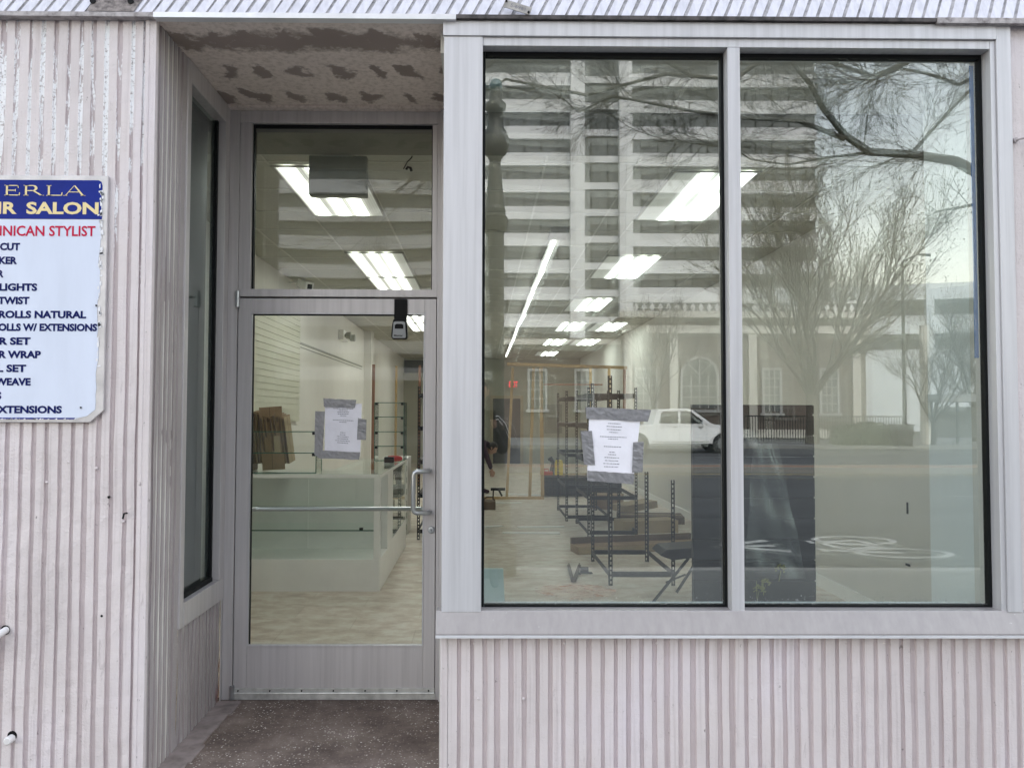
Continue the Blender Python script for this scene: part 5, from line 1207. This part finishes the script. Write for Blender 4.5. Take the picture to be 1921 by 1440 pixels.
# pickup truck
def truck(tx, ty):
    t = thing('pickup_truck', 'white four-door pickup truck driving on the far side of the street', 'pickup truck', (tx, ty, -.2))
    z = -.2
    side = [(0, .62), (0, 1.12), (.05, 1.20), (1.88, 1.22), (1.92, 1.26), (2.06, 1.80), (2.18, 1.90), (3.35, 1.93), (3.62, 1.86), (4.38, 1.30), (4.55, 1.24), (5.45, 1.16), (5.72, 1.05), (5.80, .85), (5.80, .50), (5.60, .42)]
    fa, ra, wr = 4.95, 1.25, .44
    def arch(c): return [(c+wr*math.cos(R(a))*1.12, .40+wr*math.sin(R(a))*1.12) for a in range(0, 181, 20)]
    poly = side + [(c, h) for c, h in arch(fa)] + [(fa-.55, .42), (ra+.6, .42)] + [(c, h) for c, h in arch(ra)] + [(.1, .5)]
    m = MB(); m.prism([(tx+x, z+h) for x, h in poly], 'XZ', ty-1.0, ty+1.0); body = m.build('body', M_CARW, t, bevel=.02)
    for yy, q in ((ty+1.004, .012), (ty-1.004, -.012)):
        for w in ([(2.16, 1.30), (2.26, 1.74), (2.36, 1.80), (2.98, 1.82), (3.0, 1.30)], [(3.08, 1.30), (3.08, 1.82), (3.35, 1.82), (3.58, 1.75), (4.14, 1.32), (4.05, 1.28)]):
            m = MB(); m.prism([(tx+x, z+h) for x, h in w], 'XZ', yy, yy+q); m.build('window', M_CGLASS, t)
        m = MB()
        for x in (2.04, 3.04, 4.2): m.box(tx+x, tx+x+.012, yy-.003, yy+q*.2, z+.55, z+1.27)
        for x in (2.75, 3.85): m.box(tx+x, tx+x+.18, yy, yy+q*3, z+1.12, z+1.15)
        m.box(tx+1.85, tx+4.3, yy, yy+q, z+.48, z+.52)
        m.build('door_line', M_LGREY, t)
        for x in (ra, fa):
            m = MB(); s = 1 if q > 0 else -1
            m.lathe([(wr*.98, -.14), (wr, -.10), (wr, .10), (wr*.95, .13), (wr*.62, .13), (wr*.60, .09)], (tx+x, yy-s*.14, z+.42), 28, axis='Y'); wh = m.build('wheel', M_TYRE, t)
            m = MB(); 
            for k in range(6):
                a = k*math.pi/3; c = V(tx+x, yy+s*.006, z+.42); m.path([c, c+V(math.cos(a)*.26, 0, math.sin(a)*.26)], [.05, .035], 4)
            m.lathe([(.26, -.01), (.28, 0), (.28, .012), (.25, .014)], (tx+x, yy, z+.42), 24, axis='Y'); m.build('rim', M_GREYP, wh)
    m = MB(); m.prism([(tx+3.70, z+1.80), (tx+4.36, z+1.315), (tx+4.40, z+1.34), (tx+3.76, z+1.84)], 'XZ', ty-.85, ty+.85); m.build('windscreen', M_CGLASS, t)
    m = MB(); m.box(tx+5.805, tx+5.83, ty-.6, ty+.6, z+.75, z+1.05); m.build('grille', M_BLACK, t)
    for yy in (ty-.85, ty+.85): m = MB(); m.box(tx+5.70, tx+5.82, yy-.13, yy+.13, z+.88, z+1.05); m.build('headlight', mat('lens', (.6, .6, .6), .1, var=0), t)
    for yy in (ty-1.12, ty+1.12): m = MB(); m.box(tx+3.98, tx+4.12, yy-.10, yy+.10, z+1.26, z+1.46); m.build('wing_mirror', M_CARW, t, bevel=.02)
    return t
truck(5.45, -30.0)

# classical brick building opposite
BY = -45.0; d48 = (45+3.09+.12)/1400
t = thing('brick_building', 'low classical brick building with a white cornice and arched doorway across the street', 'building', (14, BY, -.05))
def BP(px, py): return mir(px, py, 45)
xw0, xm0, xm1 = BP(946, 700).x, BP(1168, 700).x, BP(1625, 700).x; zw, zm = BP(1050, 632).z, BP(1400, 576).z
m = MB(); m.box(xw0, xm0, BY-14, BY-.8, -.1, zw); m.box(xm0+.001, xm1, BY-16, BY, -.1, zm-.5); m.build('wall', M_BRICK, t)
m = MB(); m.box(xm0-.25, xm1+.35, BY-.1, BY+.45, zm-.75, zm-.35); m.box(xm0-.1, xm1+.2, BY-.1, BY+.25, zm-1.75, zm-1.25); m.box(xw0-.2, xm0, BY-1.2, BY-.5, zw-.45, zw-.1)
for x in (xm0+.1, xm0+3.0, xm0+8.3, xm1-.9): m.box(x, x+.5, BY, BY+.15, .4, zm-1.76)
m.box(xm0-.2, xm1+.2, BY-.1, BY+.2, -.1, .5)
m.build('cornice', M_TRIM, t)
m = MB()
k = 0; x = xm0+.3
while x < xm1-.2:
    c = zm-.10; m.prism([(x, c-.30), (x+.17, c), (x, c+.30), (x-.17, c)], 'XZ', BY+.15, BY+.28); x += .52
m.box(xm0-.1, xm1+.1, BY+.1, BY+.3, zm+.21, zm+.38); m.build('balustrade', mat('white_lattice', (.7, .7, .69), .7, var=.03), t)
def win(cx, z0, z1, w, arch=False, y=BY, cols=3, rows=5):
    fr = MB(); fr.box(cx-w/2-.14, cx-w/2, y, y+.12, z0-.1, z1); fr.box(cx+w/2, cx+w/2+.14, y, y+.12, z0-.1, z1); fr.box(cx-w/2-.25, cx+w/2+.25, y, y+.22, z0-.28, z0-.1)
    for c in range(1, cols): x = cx-w/2+w*c/cols; fr.box(x-.03, x+.03, y+.045, y+.08, z0, z1)
    for r_ in range(1, rows): z = z0+(z1-z0)*r_/rows; fr.box(cx-w/2, cx+w/2, y+.045, y+.079, z-.03, z+.03)
    if arch:
        R_ = w/2+.14
        for k in range(12):
            a, b = math.pi*k/12, math.pi*(k+1)/12
            fr.prism([(cx+R_*math.cos(a), z1+R_*math.sin(a)), (cx+R_*math.cos(b), z1+R_*math.sin(b)), (cx+(R_-.16)*math.cos(b), z1+(R_-.16)*math.sin(b)), (cx+(R_-.16)*math.cos(a), z1+(R_-.16)*math.sin(a))], 'XZ', y, y+.12)
        for a in (R(45), R(90), R(135)): fr.path([(cx, y+.06, z1), (cx+w/2*math.cos(a), y+.06, z1+w/2*math.sin(a))], .035, 4)
    else: fr.box(cx-w/2-.14, cx+w/2+.14, y, y+.14, z1, z1+.16)
    f = fr.build('window', mat('window_trim_white', (.42, .42, .41), .6, var=.02), t)
    g_ = MB(); g_.box(cx-w/2, cx+w/2, y-.01, y+.04, z0, z1)
    if arch: g_.prism([(cx+w/2*math.cos(math.pi*k/16), z1+w/2*math.sin(math.pi*k/16)) for k in range(17)], 'XZ', y-.005, y+.035)
    g_.build('pane', M_TGLASS, f)
win(BP(1012, 700).x, BP(0, 762).z, BP(0, 692).z, 1.0, y=BY-.8, cols=3, rows=4)
win(BP(1100, 700).x, BP(0, 762).z, BP(0, 692).z, 1.0, y=BY-.8, cols=3, rows=4)
win(BP(1212, 700).x, BP(0, 764).z, BP(0, 690).z, 1.2)
win(BP(1310, 700).x, BP(0, 762).z, BP(0, 700).z, 2.2, arch=True, cols=4, rows=3)
win(BP(1556, 700).x, BP(0, 768).z, BP(0, 690).z, 1.0)
win(BP(1450, 700).x, BP(0, 768).z, BP(0, 690).z, 1.0)

# tower block
TY = -94.0
def TP(px, py): return mir(px, py, 94)
t = thing('tower_block', 'tall white tower block with dark ribbon windows and two full-height white piers', 'building', (11, TY, 0))
fl = 3.55; ztop = 72; xl = -34.0; xr = TP(1534, 300).x
c0, c1, c2, c3 = TP(1070, 0).x, TP(1096, 0).x, TP(1160, 0).x, TP(1184, 0).x
zb = TP(0, 433).z
m = MB(); m.box(xl, xr, TY-22, TY-.6, -.3, ztop)
m.build('glazing', M_TGLASS, t)
m = MB(); n0 = -6
for k in range(n0, 14):
    z = zb + k*fl; a, b = z+1.85, z+fl                          # band sits above each ribbon of glass
    if a < 2.5: continue
    m.prism([(xl, a), (c0, a), (c0, b), (xl, b)], 'XZ', TY-.6, TY)
    m.prism([(c3, a), (xr, a), (xr, b), (c3, b)], 'XZ', TY-.6, TY)
    m.prism([(c1, a+.5), (c2, a+.5), (c2, b-.3), (c1, b-.3)], 'XZ', TY-.6, TY-.3)
m.build('balcony_bands', M_TOWER, t)
for a, b in ((c0+.001, c1-.001), (c2+.001, c3-.001)):
    m = MB(); m.box(a, b, TY-.6, TY+.6, 0, ztop); m.build('pier', M_TOWER, t)
m = MB(); x = xl
while x < xr: m.box(x-.09, x+.09, TY-.6, TY-.45, 0, ztop) if not (c0 < x < c1 or c2 < x < c3) else None; x += 2.2
m.build('mullions', M_TGRID, t)

# white garage building seen past the brick one
t = thing('parking_structure', 'pale parking structure with sloping open decks beyond the brick building', 'building', (32, -60, 0))
T = Matrix.Translation((26.5, -52.0, 0)) @ Matrix.Rotation(R(-14), 4, 'Z').inverted() if False else Matrix.Translation((25.6, -66.0, 0)) @ Matrix.Rotation(R(17), 4, 'Z')
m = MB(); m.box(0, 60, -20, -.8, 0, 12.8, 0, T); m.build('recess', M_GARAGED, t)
for z0, z1 in ((0, 7.2), (8.6, 10.2), (11.6, 13.0)):
    m = MB(); m.box(0, 60, -.79, 0, z0, z1, 0, T); m.build('deck_wall', M_GARAGE, t)
m = MB()
for k in range(9): m.box(k*7, k*7+.6, -.785, .12, 0, 13.01, 0, T)
m.build('column', M_GARAGE, t)

# far trees
def vase_tree(name, label, x, y, h, spread, n, seed, barkm, bud=None, depth=4, r0=.22, low=1.3, lim=.5):
    rr = random.Random(seed); t = thing(name, label, 'tree', (x, y, -.05))
    m = MB(); m.path([(x, y, -.1), (x+.03, y, low*.5), (x, y, low)], [r0*1.25, r0, r0*.95], 12, cap=False); m.build('trunk', barkm, t, smooth=True)
    m = MB(); tips = []
    for k in range(n):
        a = 2*math.pi*k/n+rr.uniform(-.2, .2); s = spread*rr.uniform(.5, 1.1)
        grow(m, V(x+math.cos(a)*r0*.4, y+math.sin(a)*r0*.4, low-.1), V(math.cos(a)*s, math.sin(a)*s, 1), r0*rr.uniform(.42, .62), h*.36, depth, rr, lim, .22, taper=.62, kids_=(2, 3), minr=.008, tip=lambda p: tips.append(p), sides=6)
    m.build('limbs', barkm, t)
    if bud:
        b = MB()
        for p in tips:
            for q in range(2):
                c = p+V(rr.gauss(0, .16), rr.gauss(0, .16), rr.gauss(0, .14)); s = rr.uniform(.022, .055); a = rr.uniform(0, 3.1)
                b.face([c+V(-s*math.cos(a), -s*math.sin(a), 0), c+V(0, 0, -s), c+V(s*math.cos(a), s*math.sin(a), 0), c+V(0, 0, s)])
        b.build('leaf_buds', bud, t)
    return t
p = mir(1525, 800, 36)
vase_tree('street_tree', 'big spreading vase-shaped tree with greenish buds in front of the brick building', p.x, -36, 11.5, .62, 7, 5, M_BARK, M_BUD, 5, .30, 2.6, .46)
p = mir(1750, 800, 35); vase_tree('street_tree', 'small bare many-branched tree in front of the pale parking structure', p.x, -35, 5.0, .9, 6, 8, M_BARKD, None, 4, .12, 1.2, .6)
p = mir(1830, 800, 40); vase_tree('street_tree', 'bare tree rising behind the bus shelter', p.x, -40, 7.5, .6, 7, 13, M_BARK, M_BUD, 4, .2, 1.8, .5)
p = mir(1225, 800, 37); vase_tree('street_tree', 'slender bare tree before the arched door of the brick building', p.x, -37, 6.0, .5, 5, 17, M_BARK, None, 4, .10, 2.0, .45)
p = mir(1640, 500, 55); vase_tree('tree', 'wide budding tree whose crown shows over the brick roof', p.x, -64, 13, .6, 8, 19, M_BARK, None, 4, .4, 4.0, .5)
# poles, shelter, railing, hedge, bin
p = mir(1697, 800, 34.2); t = thing('pole', 'thin dark lamp pole beyond the street beside the small tree', 'pole', (p.x, -34.2, -.05)); m = MB(); m.path([(p.x, -34.2, -.05), (p.x, -34.2, 9.2)], [.10, .07], 10); m.build('shaft', M_DARK, t); m = MB(); m.path([(p.x, -34.2, 9.2), (p.x+.8, -34.2, 9.6), (p.x+1.4, -34.2, 9.55)], [.05, .04, .08], 8); m.build('arm', M_DARK, t)
p = mir(1735, 800, 36); t = thing('pole', 'brown timber utility pole beside the bus shelter', 'pole', (p.x, -36, -.05)); m = MB(); m.path([(p.x, -36, -.05), (p.x, -36, 6.2)], [.26, .22], 10); m.build('shaft', M_TRIM, t)
x0, x1 = mir(1762, 800, 35).x, mir(1850, 800, 35).x; t = thing('bus_shelter', 'dark framed bus shelter on the far pavement', 'bus shelter', ((x0+x1)/2, -35.4, -.05))
m = MB(); m.box(x0-.2, x1+1.2, -36.2, -34.6, 2.15, 2.55); m.build('roof', M_GREYP, t)
for x in (x0+.15, x0+1.5, x1+.9): m = MB(); m.box(x, x+.1, -36.1, -36.0, -.05, 2.149); m.build('post', M_DARK, t)
m = MB(); m.box(x0+.3, x1+.8, -36.05, -36.03, .3, 1.9); m.build('glass_back', M_TGLASS, t)
x0, x1 = mir(1400, 800, 38).x, mir(1692, 800, 38).x; m = MB()
for k in range(60): x = x0+(x1-x0)*k/59; m.box(x-.015, x+.015, -38, -37.97, 0, 1.35)
m.box(x0, x1, -38.01, -37.96, 1.35, 1.42); m.box(x0, x1, -38.01, -37.96, .12, .18); tag(m.build('railing', M_DARK), 'black iron railing in front of the brick building', 'railing')
x0, x1 = mir(1565, 800, 34.6).x, mir(1700, 800, 34.6).x; m = MB(); rr = random.Random(31)
for k in range(2600):
    c = V(rr.uniform(x0, x1), rr.uniform(-35.2, -34.2), 0); c.z = rr.uniform(0, 1.0+.12*math.sin(c.x*2)); s = rr.uniform(.04, .09); a = rr.uniform(0, 6.3)
    m.face([c+V(-s*math.cos(a), -s*math.sin(a), 0), c+V(0, 0, -s), c+V(s*math.cos(a), s*math.sin(a), .02), c+V(0, 0, s)])
m.box(x0+.1, x1-.1, -35.1, -34.3, -.05, .9); tag(m.build('hedge', M_HEDGE), 'low dark clipped hedge along the far pavement', 'hedge')
p = mir(1690, 830, 33.9); m = MB(); m.prism([(p.x-.35, -.05), (p.x+.35, -.05), (p.x+.42, .95), (p.x-.42, .95)], 'XZ', -34.1, -33.5); m.box(p.x-.46, p.x+.46, -34.14, -33.46, .951, 1.02); tag(m.build('litter_bin', M_DARK, bevel=.02), 'dark litter bin at the kerb end of the hedge', 'litter bin')
